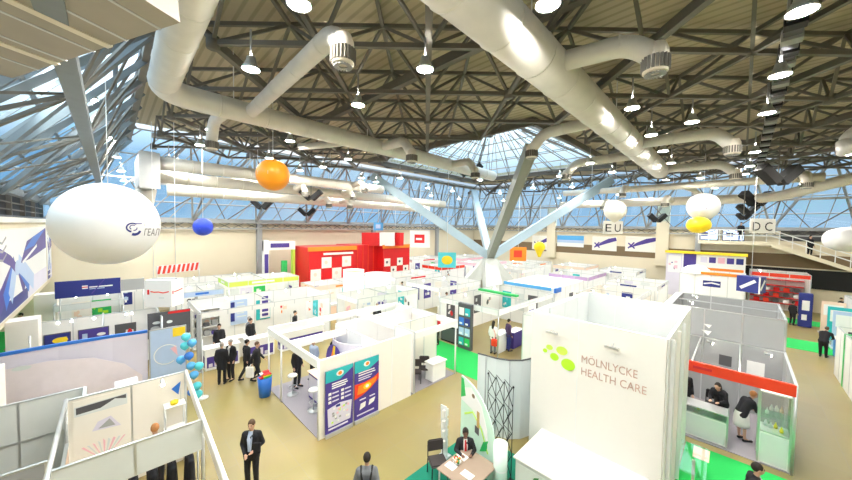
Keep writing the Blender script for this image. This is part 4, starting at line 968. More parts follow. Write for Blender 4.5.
# --- lilac printed wall
t = thing('exhibition_stand', 'stand with a long lilac printed wall edged in navy along its top', 'exhibition stand', (0,15.9,0))
pts = [(-4.4,15.7),(-2.6,16.0),(-1.3,16.1),(0.,16.05),(.95,15.95)]
b = MB()
for a, c_ in zip(pts[:-1], pts[1:]): b.poly([(a[0],a[1],0),(c_[0],c_[1],0),(c_[0],c_[1],2.42),(a[0],a[1],2.42)], (0,.06,0), LILAC)
b.build('printed_wall', t)
b = MB()
for a, c_ in zip(pts[:-1], pts[1:]): b.poly([(a[0],a[1]-.02,2.42),(c_[0],c_[1]-.02,2.42),(c_[0],c_[1]-.02,2.52),(a[0],a[1]-.02,2.52)], (0,.1,0), BLUE)
b.build('top_trim', t)
b = MB(); p = Pan(b, (-2.4,15.98,0), (1,.0,0), (0,-1,0)); PALEL = pm('blush_print', (.80,.72,.76), .5)
p.poly([(0,0),(3.2,0),(3.2,.8),(2.7,1.4),(1.9,1.85),(.9,2.02),(0,2.0)], PALEL, .012)
p.oval(.35,1.95,.2,.07,GREYP,.02); p.lines(.0,1.55,1.9,2,.22,LILAC,.06); b.build('print', t)
b = MB(); wallx(b, 1.0, 2.12, 15.9, 0, 2.5, PALEB, step=1.1, post=MIDG); p = Pan(b, (1.0,15.87,0), **YF)
p.band([(.5+.38*math.cos(a), 1.45+.38*math.sin(a)) for a in [PI*.2+PI*1.5*k/14 for k in range(15)]], .03, WHITE, .01); p.poly([(.62,1.65),(.85,1.3),(.8,1.75)], PINK); p.rect(.7,2.1,1.1,2.45,YELL); b.build('end_panel', t)
# boxes etc on the floor before it
for k, (x, y, lab) in enumerate(((.05,15.1,'white cabinet left of two before the lilac printed wall'), (-1.7,15.2,'white cabinet near the left edge before the lilac printed wall'))): counter(lab, x, x+.55, y, y+.5, .95)
table('low grey table top in front of the lilac printed wall', (-.9,13.9,0), 0, 2.2, .8, .74, GREYP)
for k, (x, y, lab) in enumerate(((-1.3,13.9,'white desktop display on left of the low grey table'), (.0,13.9,'white desktop display on right of the low grey table'))):
    g = thing('desk_display', lab, 'display', (x,y,.74)); b = MB(); b.box((x-.1,y-.08,.74),(x+.1,y+.08,.76), OFFW); b.build('base', g); b = MB(); b.poly([(x-.14,y,.76),(x+.14,y,.76),(x+.08,y,1.2),(x-.05,y,1.25)], (0,.03,0), OFFW); b.build('panel', g)
# --- balloon column
t0 = W(203,398); cols = [CYAN,BLUE,SKYB,CYAN,SKYB,BLUE,CYAN,SKYB,BLUE,CYAN]
g = thing('balloon_pole', 'thin pole with a round foot carrying the column of blue balloons', 'pole', (t0.x,t0.y,0))
b = MB(); b.tube([(t0.x,t0.y,.02),(t0.x,t0.y,2.25)], .015, WHMET, 6); b.build('pole', g); b = MB(); b.lathe([(.01,0),(.18,0),(.18,.03),(.01,.03)], WHMET, (t0.x,t0.y,0)); b.build('foot', g)
def balloon(name, lab, o, r, m, grp=None, knot=True):
    g = thing(name, lab, 'balloon', o, 0, grp); b = MB()
    b.lathe([(.01,-1.2*r),(.12*r,-1.12*r),(.1*r,-1.06*r),(.45*r,-.84*r),(.8*r,-.5*r),(.98*r,-.05*r),(.95*r,.35*r),(.7*r,.75*r),(.35*r,.95*r),(.01,r)], m, (0,0,0), 18); b.build('skin', g, True); return g
k = 0
for (px, py, cl, nm) in ((186,337,CYAN,'pale blue balloon at the very top of the column'), (192,343,SKYB,'blue balloon just below the top of the column'),(185,346,CYAN,'pale cyan balloon upper left of the column'),(181,360,SKYB,'bright blue balloon sticking out left midway down the column'),(189,356,BLUE,'small dark blue balloon midway up the column'),(191,366,SKYB,'mid blue balloon left of a cyan one in the column'),(199,366,CYAN,'cyan balloon on the right of the column middle'),(194,375,SKYB,'blue balloon below the cyan one in the column'),(197,386,CYAN,'cyan balloon low on the column'),(198,394,CYAN,'lowest pale cyan balloon of the column'),(192,392,BLUE,'lowest dark blue balloon of the column')):
    o = at(px, py, 11.5); o = Vector((o.x,o.y,max(o.z,.25))); balloon('balloon', nm, o, .15, cl)
# dark post
t = thing('tall_post', 'dark grey square post between lilac wall and purple counters', 'post', (2.71,16.9,0)); b = MB(); b.box((2.64,16.83,.02),(2.78,16.97,2.6), MIDG); b.build('shaft', t); b = MB(); b.box((2.55,16.74,0),(2.87,17.06,.02), MIDG); b.build('foot_plate', t)
# --- three-poster stand and dark banner
t = shell('white stand with three framed dark posters under spotlights behind the lilac wall', -2.1, 1.55, 17.9, 20.1, 2.5, near_x='open', near_y='none', pics=0)
for ch in list(t.children):
    if ch.name.startswith('fascia'): bpy.data.objects.remove(ch)
spots(t, [(-1.55,19.65,2.48),(-.55,19.65,2.48),(.45,19.65,2.48)])
for k, (u, w_, lab) in enumerate(((-2.0,.75,'framed poster with yellow blob, left of three in a row'), (-1.05,.95,'framed navy poster with white ovals, middle of three in a row'), (.08,.72,'framed dark poster with red shapes, right of three in a row'))):
    g = thing('poster', lab, 'poster', (u+w_/2,20.05,1.4)); b = MB(); b.box((u,20.03,.8),(u+w_,20.07,1.95), DARKG); b.build('frame', g); b = MB(); p = Pan(b, (u,20.028,.8), **YF); art(p,.03,w_-.03,.03,1.12,PICS[(4,5,6)[k]],k+2)
    if k == 0: p.oval(.45,.85,.22,.12,YELL)
    if k == 1: p.oval(.7,.85,.14,.07,WHITE); p.oval(.6,.55,.14,.07,LILAC)
    if k == 2: p.oval(.5,.6,.1,.3,RED)
    b.build('picture', g)
g = thing('poster', 'wide dark poster with red top stripe above the navy edge right of cube sign', 'poster', (1.9,18.3,2.2))
b = MB(); b.box((1.1,18.3,1.5),(2.62,18.36,2.62), DARKG); b.build('board', g); b = MB(); p = Pan(b, (1.1,18.298,1.5), **YF); art(p,.03,1.49,.03,1.0,[DARKG,MIDG,GREYP,RED],9); p.rect(.7,1.0,1.5,1.1,RED); b.build('picture', g)
for x in (1.15,2.57): b = MB(); b.tube([(x,18.33,0),(x,18.33,1.5)], .02, ALU, 8); b.build('leg', g)
# navy banner fascia stand
t = shell('stand behind the poster stand carrying a long navy banner board', -2.0, .45, 23.6, 26.4, 2.5, pics=2, head=GREYP, name='exhibition_stand')
a = (-1.95,23.5,2.85); b = MB(); b.box((-1.95,23.45,2.85),(.35,23.52,3.68), NAVY); p = Pan(b, (-1.95,23.45,2.85), **YF); p.rect(.9,.38,1.1,.55,WHITE); p.rect(.9,.44,1.1,.49,RED); p.rect(1.15,.42,2.0,.48,WHITE); p.rect(1.15,.34,1.7,.38,PALEB); p.poly([(1.2,.1),(1.7,.83),(1.74,.83),(1.26,.1)], PURP); b.build('navy_board', t)
b = MB(); b.box((.36,23.45,2.95),(1.3,23.52,3.55), MIDG); b.build('grey_board', t)
for x in (-1.8,.3,1.25): b = MB(); b.tube([(x,23.5,0),(x,23.5,3.6)], .025, ALU, 8); b.build('post', t)
# cube sign
q = at(165,292,14.8); t = thing('cube_sign', 'hanging white cube sign with small red lettering marks', 'sign', q, D(-42)); b = MB(); b.box((-.58,-.4,-.62),(.58,.4,.62), WHITE); b.build('cube_body', t, True)
b = MB(); p = Pan(b, (-.58,-.402,-.62), **YF); p.rect(.1,.58,.19,.80,RED); p.band([(.24,.72),(.4,.69),(.6,.70),(.8,.66),(1.05,.72)],.05,RED2); p.rect(.6,.40,.85,.46,GREYP)
p = Pan(b, (.582,-.4,-.62), (0,1,0), (1,0,0)); p.rect(.06,.6,.12,.75,RED); p.band([(.16,.68),(.4,.70),(.7,.74)],.045,RED2); b.build('red_marks', t, True)
b = MB(); b.bar((-.58,0,.64),(.58,0,.64),.03,.04,MIDG)
for x in (-.5,.5): b.tube([(x,0,.62),(x,0,11.3-q.z)], .012, WHMET, 6)
b.build('hanging_frame', t, True)
# --- purple counter stand
t = shell('white stand with purple fronted counters beside the left aisle', 2.85, 9.2, 17.2, 20.4, 2.6, pics=4, near_x='open', fas=.25)
pa = lambda p, L, h: [p.rect(.08,.12,L-.08,.62,PURP)]+[p.rect(.15+.22*k,.14,.3+.22*k,.3+.1*(k%3),LILAC) for k in range(int((L-.3)/.22))]
for k, (x0_, x1_, lab) in enumerate(((2.9,4.3,'white counter with purple skyline front, nearest the dark post'), (4.6,5.9,'white counter with purple front behind the four standing men'), (6.2,8.6,'white counter with purple front at the right end of the row'))): counter(lab, x0_, x1_, 16.75, 17.3, 1.0, WHITE, WHITE, WHITE, art=pa)
g = thing('wall_cabinet', 'open white display shelf with dark items behind the first purple counter', 'shelf', (3.3,20.2,0))
b = MB(); b.box((2.95,20.0,0),(4.2,20.35,.04), WHITE); b.box((2.95,20.0,0),(2.99,20.35,2.1), WHITE); b.box((4.16,20.0,0),(4.2,20.35,2.1), WHITE); b.build('carcass', g)
for z in (.6,1.1,1.6,2.06): b = MB(); b.box((2.99,20.0,z),(4.16,20.35,z+.03), WHITE); b.build('shelf', g)
for k in range(9):
    x, z = 3.1+.36*(k%3), (.63,1.13,1.63)[k//3]; b = MB(); b.rbox((x,20.05,z),(x+.26,20.3,z+.2+.1*(k%2)), (DARKG,MIDG,PURP,BLACK)[k%4], .03); tag(b.build('boxed_item'), 'dark boxed item on the open white display shelf', 'box', 'items on the white display shelf')
g = thing('poster', 'grey and navy price poster on the white wall behind the purple counters', 'poster', (5.2,20.3,1.6)); b = MB(); b.box((4.75,20.28,.9),(5.6,20.33,2.3), PALEB); b.build('board', g); b = MB(); p = Pan(b, (4.75,20.28,.9), **YF); p.rect(0,.2,.2,1.3,NAVY); p.lines(.3,1.2,.8,5,.2,GREYP,.06); b.build('print', g)
g = thing('wall_sign', 'vertical strip of purple letter blocks on the white wall behind counters', 'sign', (6.6,20.3,1.6)); b = MB(); b.box((6.3,20.28,1.0),(6.85,20.32,2.4), WHITE); b.build('board', g); b = MB(); p = Pan(b, (6.3,20.28,1.0), **YF)
for k in range(5): p.rect(.1,.12+.26*k,.45,.28+.26*k,PURP)
b.build('letter_blocks', g)
for k, (x, lab) in enumerate(((3.7,'person in black behind the first purple counter'), (5.1,'person in dark clothes behind the second purple counter'), (7.4,'person in black behind the third purple counter'))): person(lab, (x,17.9,0), D(-10+30*k), STAND, vox=.034)
# --- stands of the rows beyond
shell('white stand with pale walls in far left corner behind the navy banner', -2., 2.2, 27.6, 30.2, 2.5, pics=2)
shell('low stand under a strip of red and white bunting', 3.0, 8.4, 26.2, 29.4, 2.6, pics=3, head=WHITE)
g = thing('bunting', 'slanting red and white striped banner strip above the far left stands', 'banner', at(168,269,22)); b = MB(); A_ = at(157,270.5,22); B_ = at(199,266,24)
b.poly([A_-up*.3, B_-up*.3, B_+up*.3, A_+up*.3], (0,.05,0), WHITE); b.build('strip', g); b = MB(); d_ = (B_-A_)
for k in range(9): q0 = A_+d_*(k/9.); b.poly([q0-up*.28, q0+d_*.06-up*.28, q0+d_*.105+up*.28, q0+d_*.045+up*.28], (0,-.012,0), RED2)
b.build('stripes', g); b = MB()
for q in (A_, B_): b.tube([(q.x,q.y,0),(q.x,q.y,q.z+.3)], .025, ALU, 8)
b.build('posts', g)
shell('green and white stand with leafy lime panels in front of the red stand', 5.2, 9.6, 22.6, 25.2, 3.0, head=LIME2, pics=4, logo=WHITE)
g = thing('arch_sign', 'white portal with purple lettered top bar at the far tan wall', 'arch', (9.3,26.9,0)); b = MB(); b.box((8.6,26.8,0),(9.0,27.2,5.4), WHITE); b.box((10.9,26.8,0),(11.1,27.2,5.2), LIME2); b.build('pillars', g); b = MB(); b.box((8.6,26.78,4.6),(11.1,27.2,5.3), WHITE); p = Pan(b, (8.6,26.78,4.6), **YF); p.rect(.5,.2,2.0,.55,PURP); p.rect(.06,-3.,.34,-.3,PURP) ; b.build('top_bar', g); b = MB(); b.box((10.0,26.7,.0),(10.4,27.,3.7), GREEN); b.build('green_panel', g)
shell('white stand with a small blue header left of the green and white stand', 2.9, 5.0, 22.9, 25.1, 2.6, head=PALEB, logo=BLUE, pics=1)
shell('white shell stand in the middle row right behind the banner stand', 9.9, 14.6, 15.3, 17.6, 2.5, pics=3, near_x='open')
shell('white stand with an orange header two rows behind the banner stand', 9.8, 14.9, 20.4, 22.6, 2.5, head=PEACH, pics=3, logo=ORANGE)
shell('white shell stand just left of the column base with dark pictures', 16., 20.8, 14.6, 18., 2.5, pics=3)
shell('wide white stand between the white pavilion drum and the red stand', 15.9, 21.2, 19.2, 22.2, 2.6, pics=2, logo=RED)
q = W(375,295,2.4)
for (x, y, r_, h_, m, lab) in ((13.9,18.9,.95,3.2,WHITE,'white drum-shaped pavilion in front of the red stand'),(12.0,19.1,.72,3.6,WHITE,'white upright drum with lime edge left of a larger white drum')):
    g = thing('drum_pavilion', lab, 'pavilion', (x,y,0)); b = MB(); b.lathe([(r_,0),(r_,h_),(r_-.06,h_),(r_-.06,.05)], m, (x,y,0), 28); b.build('drum_wall', g); b = MB(); b.lathe([(r_+.01,h_-.04),(r_+.02,h_-.02),(r_+.01,h_)], LIME2 if h_ > 3.4 else GREYP, (x,y,0), 28); b.build('rim', g)
# red stand
t = thing('exhibition_stand', 'two-storey red stand chequered with white squares at the far side', 'exhibition stand', (16.5,26,0))
b = MB(); b.box((11.3,24.6,0),(15.6,28,4.85), RED); b.box((15.6,25.4,0),(18.6,28,4.9), RED); b.box((18.6,24.4,0),(22.,28,4.85), RED); b.build('red_walls', t)
def chq(p, u0, n, rows, s_, off):
    for i in range(n):
        for j in range(rows):
            if (i+j+off) % 2 == 0: p.rect(u0+i*s_+.03, 1.2+j*s_, u0+i*s_+s_-.03, 1.2+(j+1)*s_-.04, OFFW); p.oval(u0+i*s_+s_*.45, 1.2+j*s_+s_*.5, s_*.16, s_*.16, PEACH if off else DARKG)
b = MB(); p = Pan(b, (11.3,24.59,0), **YF); chq(p,.1,4,3,.95,1); b.build('white_squares', t); b = MB(); p = Pan(b, (18.6,24.39,0), **YF); chq(p,.1,4,3,.8,0); b.build('white_squares', t)
b = MB(); b.box((11.2,24.5,4.55),(15.7,24.62,4.9), ORANGE); b.box((12.5,24.46,4.2),(15.3,24.55,4.38), OFFW); b.build('orange_fascia', t); b = MB(); b.box((18.5,24.3,4.55),(22.1,24.42,4.9), ORANGE); b.build('orange_fascia', t)
for k in range(5): b = MB(); b.box((15.7+.6*k,25.36,0.),(15.78+.6*k,25.4,4.9), RED2); b.build('rib', t)
q = at(380,239,31.5); g = thing('hanging_box', 'hanging red and white box sign above the red stand', 'sign', q, 0); b = MB(); b.bar(q-rt*1.75-up*.62, q+rt*.02-up*.62, .5, 0.01, RED); b = MB()
Q0 = at(363,239,31); Q1 = at(380.5,239,31); Q2 = at(395,239,31); Q3 = at(399,239,31.5)
for (a, c_, m) in ((Q0,Q1,RED),(Q1,Q2,WHITE),(Q2,Q3,RED)): b.bar(a, c_, 1.2, 1.28, m)
b.build('box_faces', g); b = MB()
for a in (Q0,Q2): b.tube([a+fw*.1, Vector((a.x+.07,a.y+.07,11.3))], .015, WHMET, 6)
b.build('cord', g)
counter('small white counter with navy mark at the foot of red stand', 17.0, 18.3, 24.2, 25., 1.4, WHITE, WHITE, art=lambda p, L, h: p.rect(.3,.6,.9,1.0,NAVY))
for (px, py, Z_, lab, m1, m2, sz) in ((420,239,30,'hanging white sign with a red square right of the red stand',WHITE,RED,.95),(378.5,226.5,34,'small blue box sign high above the red stand',SKYB,PALEB,.5),(518,254,33,'orange box sign among stands right of the column',ORANGE,RED2,.85),(447,260,22,'turquoise sign with a yellow oval left of the column base',CYAN,YELL,.62)):
    q = at(px,py,Z_); g = thing('square_sign', lab, 'sign', q, TC); b = MB(); b.box((-sz,-.08,-sz*.85),(sz,.08,sz*.85), m1); b.build('board', g, True); b = MB(); p = Pan(b, (-sz,-.08,-sz*.85), **YF)
    if m2 is YELL: p.oval(sz,sz*.85,sz*.62,sz*.5,m2)
    else: p.rect(sz*.45,sz*.45,sz*1.45,sz*1.3,m2)
    if m2 is RED: p.rect(sz*.6,sz*.75,sz*1.2,sz*.95,WHITE)
    b.build('print', g, True); b = MB(); zt = 11.3-q.z if q.z > 4 else -q.z
    b.tube([(0,0,sz*.85 if zt > 0 else -sz*.85),(0,0,zt)], .02, WHMET, 6); b.build('hanger' if zt > 0 else 'pole', g, True)
# centre stands
t = shell('white stand with teal picture column beside the bright green aisle', 13.9, 20.4, 8.6, 12.6, 2.5, pics=4, near_y='open', near_x='open', carpet=None, fas=.3, logo=GREYP)
b = MB(); b.box((17.3,9.5,2.5),(17.6,12.3,2.62), GREEN); b.build('green_strip', t)
g = thing('picture_column', 'tall column of teal and blue pictures at the stand corner on the green aisle', 'display column', (13.75,10.6,0)); b = MB(); b.box((13.62,10.1,0),(13.82,11.0,2.5), DARKG); b.build('column_body', g); b = MB(); p = Pan(b, (13.62,11.0,0), **XF)
for i in range(2):
    for j in range(4): p.rect(.08+.4*i,.2+.55*j,.42+.4*i,.62+.55*j,(TEAL,PALEB,BLUE,WHITE,GREEN,PALEB,NAVY,TEAL)[(i*4+j)]); p.rect(.12+.4*i,.25+.55*j,.3+.4*i,.35+.55*j,WHITE)
b.build('pictures', g)
tag(MB().box((11.2,7.2,.001),(13.6,15.2,.012), CARPG).build('carpet'), 'bright green aisle carpet right of the banner stand', 'carpet')
person('woman in pale coat with a red bag at the white stand on green aisle', (14.25,9.1,0), D(100), STAND, top=WHSH, bot=GREYFAB, longhair=True, vox=.03)
q = bpy.data.objects; g = thing('shoulder_bag', 'red bag carried by the woman in the pale coat', 'bag', (14.0,8.85,.72)); b = MB(); b.rbox((13.88,8.72,.55),(14.1,9.0,.9), RED2, .03); b.build('bag_body', g); b = MB(); b.tube([(13.99,8.8,.9),(14.1,8.9,1.2),(14.1,9.0,1.38)], .012, RED2, 6); b.build('strap', g)
person('man in dark purple jacket at the counter behind the woman with red bag', (15.2,8.75,0), D(60), STAND, top=pm('plum_cloth',(.07,.04,.10),.9), bot=NAVY, vox=.03)
person('person in red top at the counter left of the teal picture column', (13.0,12.0,.012), D(-100), STAND, top=REDSH, vox=.03)
counter('dark counter beside the person in red on the green aisle', 13.75, 14.4, 11.2, 12.4, 1.0, BLACK, DARKG, WHITE)
counter('purple fronted counter where the man in plum jacket stands', 15.6, 16.6, 8.65, 9.1, .95, PURP, PURP, WHITE)
b = MB(); p = Pan(b, (17.0,8.55,0), **YF); g = thing('poster', 'poster with purple box and grey products on the near wall right of plum jacket man', 'poster', (17.4,8.55,1.2)); b = MB(); b.box((16.9,8.52,.3),(17.9,8.56,2.2), OFFW); p = Pan(b, (16.9,8.52,.3), **YF); p.rect(.1,1.3,.75,1.65,PURP)
for i in range(6): p.rect(.1+.3*(i%3),.2+.4*(i//3),.3+.3*(i%3),.45+.4*(i//3),GREYP)
b.build('board', g); b = MB(); b.box((16.95,8.5,0),(17.0,8.55,.3), ALU); b.box((17.8,8.5,0),(17.85,8.55,.3), ALU); b.build('feet', g)
t = shell('white stand with a long blue top edge in front of the column base', 21.6, 27.2, 9.0, 12.9, 2.5, pics=2, near_x='wall', near_y='wall', roof=True)
b = MB(); b.box((21.5,9.2,2.38),(21.57,12.9,2.6), SKYB); b.box((21.4,8.8,2.3),(22.3,8.95,2.62), BLUE); b.build('blue_edge', t)
shell('plain white stand behind the tall white box tower', 14.2, 20.2, 4.3, 7.4, 2.5, pics=3, near_y='open', near_x='wall')
shell('pale stand with peach lit walls beyond the tall white box tower', 21.8, 27., 4.4, 7.6, 2.5, pics=3, near_x='wall', wall=OFFW)
t = shell('stand with a long mauve fascia right of the column base', 28.9, 34., 9.2, 12.6, 2.6, head=pm('mauve_print',(.55,.36,.62),.5), pics=2)
shell('low white stand with dark clothes rail left of the purple and orange stand', 28.8, 33.4, 4.3, 7.8, 2.5, pics=3, logo=NAVY)
shell('pale grey flat-roofed stand in front of the blue cube sign', 22.4, 27., -.5, 3.0, 2.5, wall=GREYP, near_x='wall', near_y='wall', pics=1, roof=True)
t = shell('stand with rounded white gable and navy mark before the purple stand', 32.2, 36., -.3, 3.4, 3.4, wall=WHITE, near_x='wall', near_y='wall', pics=0)
b = MB(); p = Pan(b, (32.16,3.4,0), **XF); p.rect(1.4,2.5,2.4,2.95,NAVY,.02); p.band([(1.45,2.7),(1.9,2.8),(2.35,2.72)],.1,WHITE,.03); b.build('navy_mark', t); b = MB(); b.box((32.1,-.3,3.4),(32.25,2.6,3.6), ORANGE); b.build('orange_edge', t); b = MB(); b.lathe([(.9,3.4),(.85,3.7),(.5,3.95),(.01,4.05)], WHITE, (32.9,2.5,0), 18); b.build('dome', t)
# purple and orange stand
t = thing('exhibition_stand', 'two-storey purple pictured stand with glowing yellow top edge at far right', 'exhibition stand', (39,2.4,0))
b = MB(); b.box((38,-.3,0),(41,5.1,4.7), WHITE); b.build('walls', t); b = MB(); b.box((37.8,-.4,4.62),(38.1,5.2,4.85), YELL); b.build('top_edge', t)
b = MB(); p = Pan(b, (37.99,5.1,0), **XF); p.rect(.0,.6,1.2,4.6,LILAC); art(p,.15,1.1,2.8,4.4,[WHITE,PURP,PINK],4); p.rect(1.3,.6,2.2,4.6,PURP)
for k in range(5): p.rect(2.5+.58*k,3.9,2.95+.58*k,4.4,(LILAC,PURP,PINK,PURP,NAVY)[k])
p.rect(2.3,3.2,5.3,3.45,ORANGE); b.build('printed_panel', t)
q = at(751,284,20.); t = thing('cube_sign', 'navy blue double cube sign with white slanted bars', 'sign', q, D(-112)); b = MB(); b.box((-.55,-.4,-.5),(.55,.4,.5), NAVY); b.build('cube_body', t, True); b = MB(); p = Pan(b, (-.55,-.4,-.5), **YF); p.band([(.2,.24),(.9,.76)],.18,WHITE); p = Pan(b, (.55,-.4,-.5), (0,1,0), (1,0,0)); p.band([(.15,.2),(.65,.8)],.17,WHITE); b.build('slanted_bars', t, True); b = MB(); b.tube([(0,0,.5),(0,0,11.3-q.z)], .015, WHMET, 6); b.build('cord', t, True); b = MB(); b.box((.52,-.43,-.52),(.58,-.37,.52), WHITE); b.build('edge_trim', t, True)
# background stands round the column and far side
FAR = [(28.6,33.6,15.2,18.4,2.6,None,'white stand to the right of the column base in the second row',None),(28.4,33.8,20.,23.2,2.8,PINK,'pink-headed stand far behind the column',None),(35.4,39.6,7.0,10.2,2.7,None,'white stand below the swoosh posters at the far tan wall',NAVY),(35.4,39.8,11.6,15.,2.7,PEACH,'stand with peach header below the blue sky poster',None),(35.,39.6,17.,21.,2.6,None,'far stand with orange mark left of the swoosh posters',ORANGE),(23.5,27.2,21.2,24.,2.7,RED2,'small red-headed white stand behind the left foot of the column',None),(24.,30.,26.2,29.2,3.,None,'white tall stand along the far wall behind the column',RED),(31.5,38.,25.,29.,2.8,PINK,'pink and white stand in the farthest corner',None)]
for a in FAR: shell(a[6], *a[:4], a[4], head=a[5], logo=a[7], pics=2)
# right-hand side of the hall
t = shell('green-framed stand at the right edge with blue and pink counter', 20.4, 24.2, -7.2, -3.35, 2.3, head=GREEN, near_x='open', near_y='open', pics=2, carpet=CARPG)
for x, y in ((20.4,-3.4),(20.4,-5.),(22.5,-3.4)): b = MB(); b.bar((x,y,0),(x,y,2.3),.18,.18,GREEN); b.build('green_post', t)
counter('blue and magenta fronted counter the bending man leans on', 27.3, 28.1, -5.4, -3.75, 1.05, BLUE, SKYB, WHITE, art=lambda p, L, h: p.rect(.05,.12,L-.05,.4,pm('magenta_print',(.70,.06,.35),.5)))
person('man in dark suit bending over the blue counter at right', W(823,357), D(70), dict(BEND, head=(0,-.34,1.50), neck=(0,-.2,1.38)), hair=HAIRB, vox=.028)
b = MB(); tag(MB().box((27.8,-8,.001),(30.4,-1.3,.012), CARPG).build('carpet'), 'nearer green carpet strip crossing the right-hand aisle', 'carpet')
tag(MB().box((35.6,-8,.001),(37.6,-1.2,.012), CARPG).build('carpet'), 'farther green carpet strip crossing the right-hand aisle', 'carpet')
t = shell('white stand with teal and green banners along the right-hand aisle', 30.6, 34.6, -8.6, -5.0, 2.6, pics=3, logo=BLUE)
for k, (x, m, lab) in enumerate(((31.2,TEAL,'teal and white banner second in the right-hand banner row'), (29.6,PALEB,'pale blue banner with green streak nearest in the right-hand banner row'), (33.4,PEACH,'peach picture banner farthest in the right-hand banner row'))):
    g = thing('roll_up_banner', lab, 'banner', (x,-3.95,0)); b = MB(); b.rbox((x-.5,-4.05,0),(x+.5,-3.85,.1), ALU, .02); b.build('base', g); b = MB(); b.box((x-.03,-4.9,.1),(x+.03,-3.9,2.2), m); p = Pan(b, (x-.03,-3.9,.1), **XF); p.rect(.1,1.2,.9,1.9,WHITE); p.poly([(.15,.3),(.5,.4),(.85,1.1),(.6,1.0)], GREEN if k == 1 else TEAL); b.build('printed_sheet', g)
q = W(797,332); t = thing('info_pylon', 'navy blue information pylon at the right-hand aisle edge', 'pylon', (35.0,-3.3,0)); b = MB(); b.rbox((34.8,-3.7,0),(35.2,-3.05,2.4), NAVY, .03); b.build('body', t); b = MB(); p = Pan(b, (34.8,-3.05,0), **XF); p.rect(.15,1.2,.5,1.9,WHITE); p.rect(.15,.5,.4,.9,WHITE); b.build('white_labels', t)
t = shell('red shelved stand at the far end of the right-hand aisle', 38.4, 41.2, -3.9, -.6, 3.4, head=RED2, wall=WHITE, pics=0, near_x='none', near_y='wall')
for z in (.6,1.1,1.6,2.1,2.6):
    b = MB(); b.box((40.6,-3.8,z),(41.1,-.7,z+.06), RED); b.build('shelf', t)
for k in range(15):
    b = MB(); y = -3.6+.58*(k%5); z = (.66,1.16,1.66)[k//5]; b.rbox((40.65,y,z),(41.0,y+.35,z+.3), (RED,WHITE,DARKG,RED2)[k%4], .03); tag(b.build('packet'), 'red or white packet on the far red shelves', 'packet', 'packets on the red shelves')
t = thing('waste_bin', 'red cylindrical bin standing by the far green carpet strip', 'bin', (34.6,-1.2,0)); b = MB(); b.lathe([(.01,0),(.45,0),(.45,1.0),(.38,1.0),(.36,.1)], RED, (34.6,-1.2,0)); b.build('bin_body', t); b = MB(); b.lathe([(.46,.9),(.48,.95),(.46,1.0)], RED2, (34.6,-1.2,0)); b.build('rim', t)
shell('white stand with mid-blue panels beyond the bending man', 24.6, 27., -8., -5.8, 2.4, pics=2, head=WHITE, logo=NAVY)
# gallery and stairs at far right wall
b = MB(); b.box((40.4,-1.8,5.55),(42,3.0,5.85), TAN); b.hexa([(40.4,-6.4,3.6),(42,-6.4,3.6),(42,-1.8,5.45),(40.4,-1.8,5.45),(40.4,-6.4,3.9),(42,-6.4,3.9),(42,-1.8,5.85),(40.4,-1.8,5.85)], TAN)
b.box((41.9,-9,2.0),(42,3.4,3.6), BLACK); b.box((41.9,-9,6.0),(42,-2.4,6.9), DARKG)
st = struct(b.build('trim_13'))
b = MB()
for a, c_ in (((40.4,3.,6.9),(40.4,-1.8,6.9)),((40.4,-1.8,6.9),(40.4,-6.4,4.9)),((40.4,3.,6.4),(40.4,-1.8,6.4)),((40.4,-1.8,6.4),(40.4,-6.4,4.4))): b.bar(a, c_, .08, .08, WHMET)
for k in range(13):
    y = 3.-.75*k; z = 5.85 if y > -1.8 else 5.85+(y+1.8)*.42; b.bar((40.4,y,z),(40.4,y,z+1.05),.05,.05,WHMET)
b.build('handrail', st)
for y, lab in ((2.4,'left lit pale blue screen on the far gallery'),(.6,'right lit pale blue screen on the far gallery')):
    g = thing('display_screen', lab, 'screen', (41.8,y,6.4)); b = MB(); b.box((41.8,y-.75,5.85),(41.9,y+.75,6.95), DARKG); b.build('bezel', g); b = MB(); p = Pan(b, (41.8,y+.7,5.95), **XF); p.rect(0,0,1.4,.9,em('screen_glow',(.55,.68,1.),1.2)); p.rect(.2,.3,.7,.7,NAVY); b.build('screen', g)
person('person in dark clothes standing at the far gallery rail', (41.0,.1,5.85), D(-90), STAND, vox=.05)
person('person in dark coat on the gallery stairs at right', (41.0,-4.0,4.75), D(-60), STAND, vox=.05)
# posters on the far right wall
for k, (px0, px1, py0, py1, sky, lab) in enumerate(((532,554,236,249,0,'white swoosh poster nearest the far corner on the tan wall'),(557,584,236,246,1,'blue sky landscape poster between the swoosh posters'),(592,617,237,250,0,'white poster with purple swoosh, second from the right'),(625,657,237,251,0,'white poster with purple swoosh, rightmost on far tan wall'))):
    def oX(x, y, X=41.95):
        r_, f_, z_ = ray(x, y); t_ = X/((f_+r_)*S); return Vector((X, (f_-r_)*S*t_, H+z_*t_))
    a, c_ = oX(px0,py1), oX(px1,py0); g = thing('poster', lab, 'poster', (41.95,(a.y+c_.y)/2,(a.z+c_.z)/2)); w_, h_ = a.y-c_.y, c_.z-a.z
    b = MB(); b.box((41.93,c_.y,a.z),(41.98,a.y,c_.z), PALEB if sky else OFFW); b.build('board', g); b = MB(); p = Pan(b, (41.93,a.y,a.z), **XF)
    if sky: p.rect(0,0,w_,h_*.35,WHITE); p.rect(0,h_*.6,w_,h_,SKYB)
    else:
        p.band([(w_*.15,h_*.25),(w_*.4,h_*.5),(w_*.7,h_*.72),(w_*.98,h_*.85)],[.05,.35,.5,.4],PURP); p.band([(w_*.1,h_*.2),(w_*.3,h_*.6)],.15,PURP); p.band([(w_*.1,h_*.55),(w_*.32,h_*.2)],.15,PURP)
    b.build('print', g)
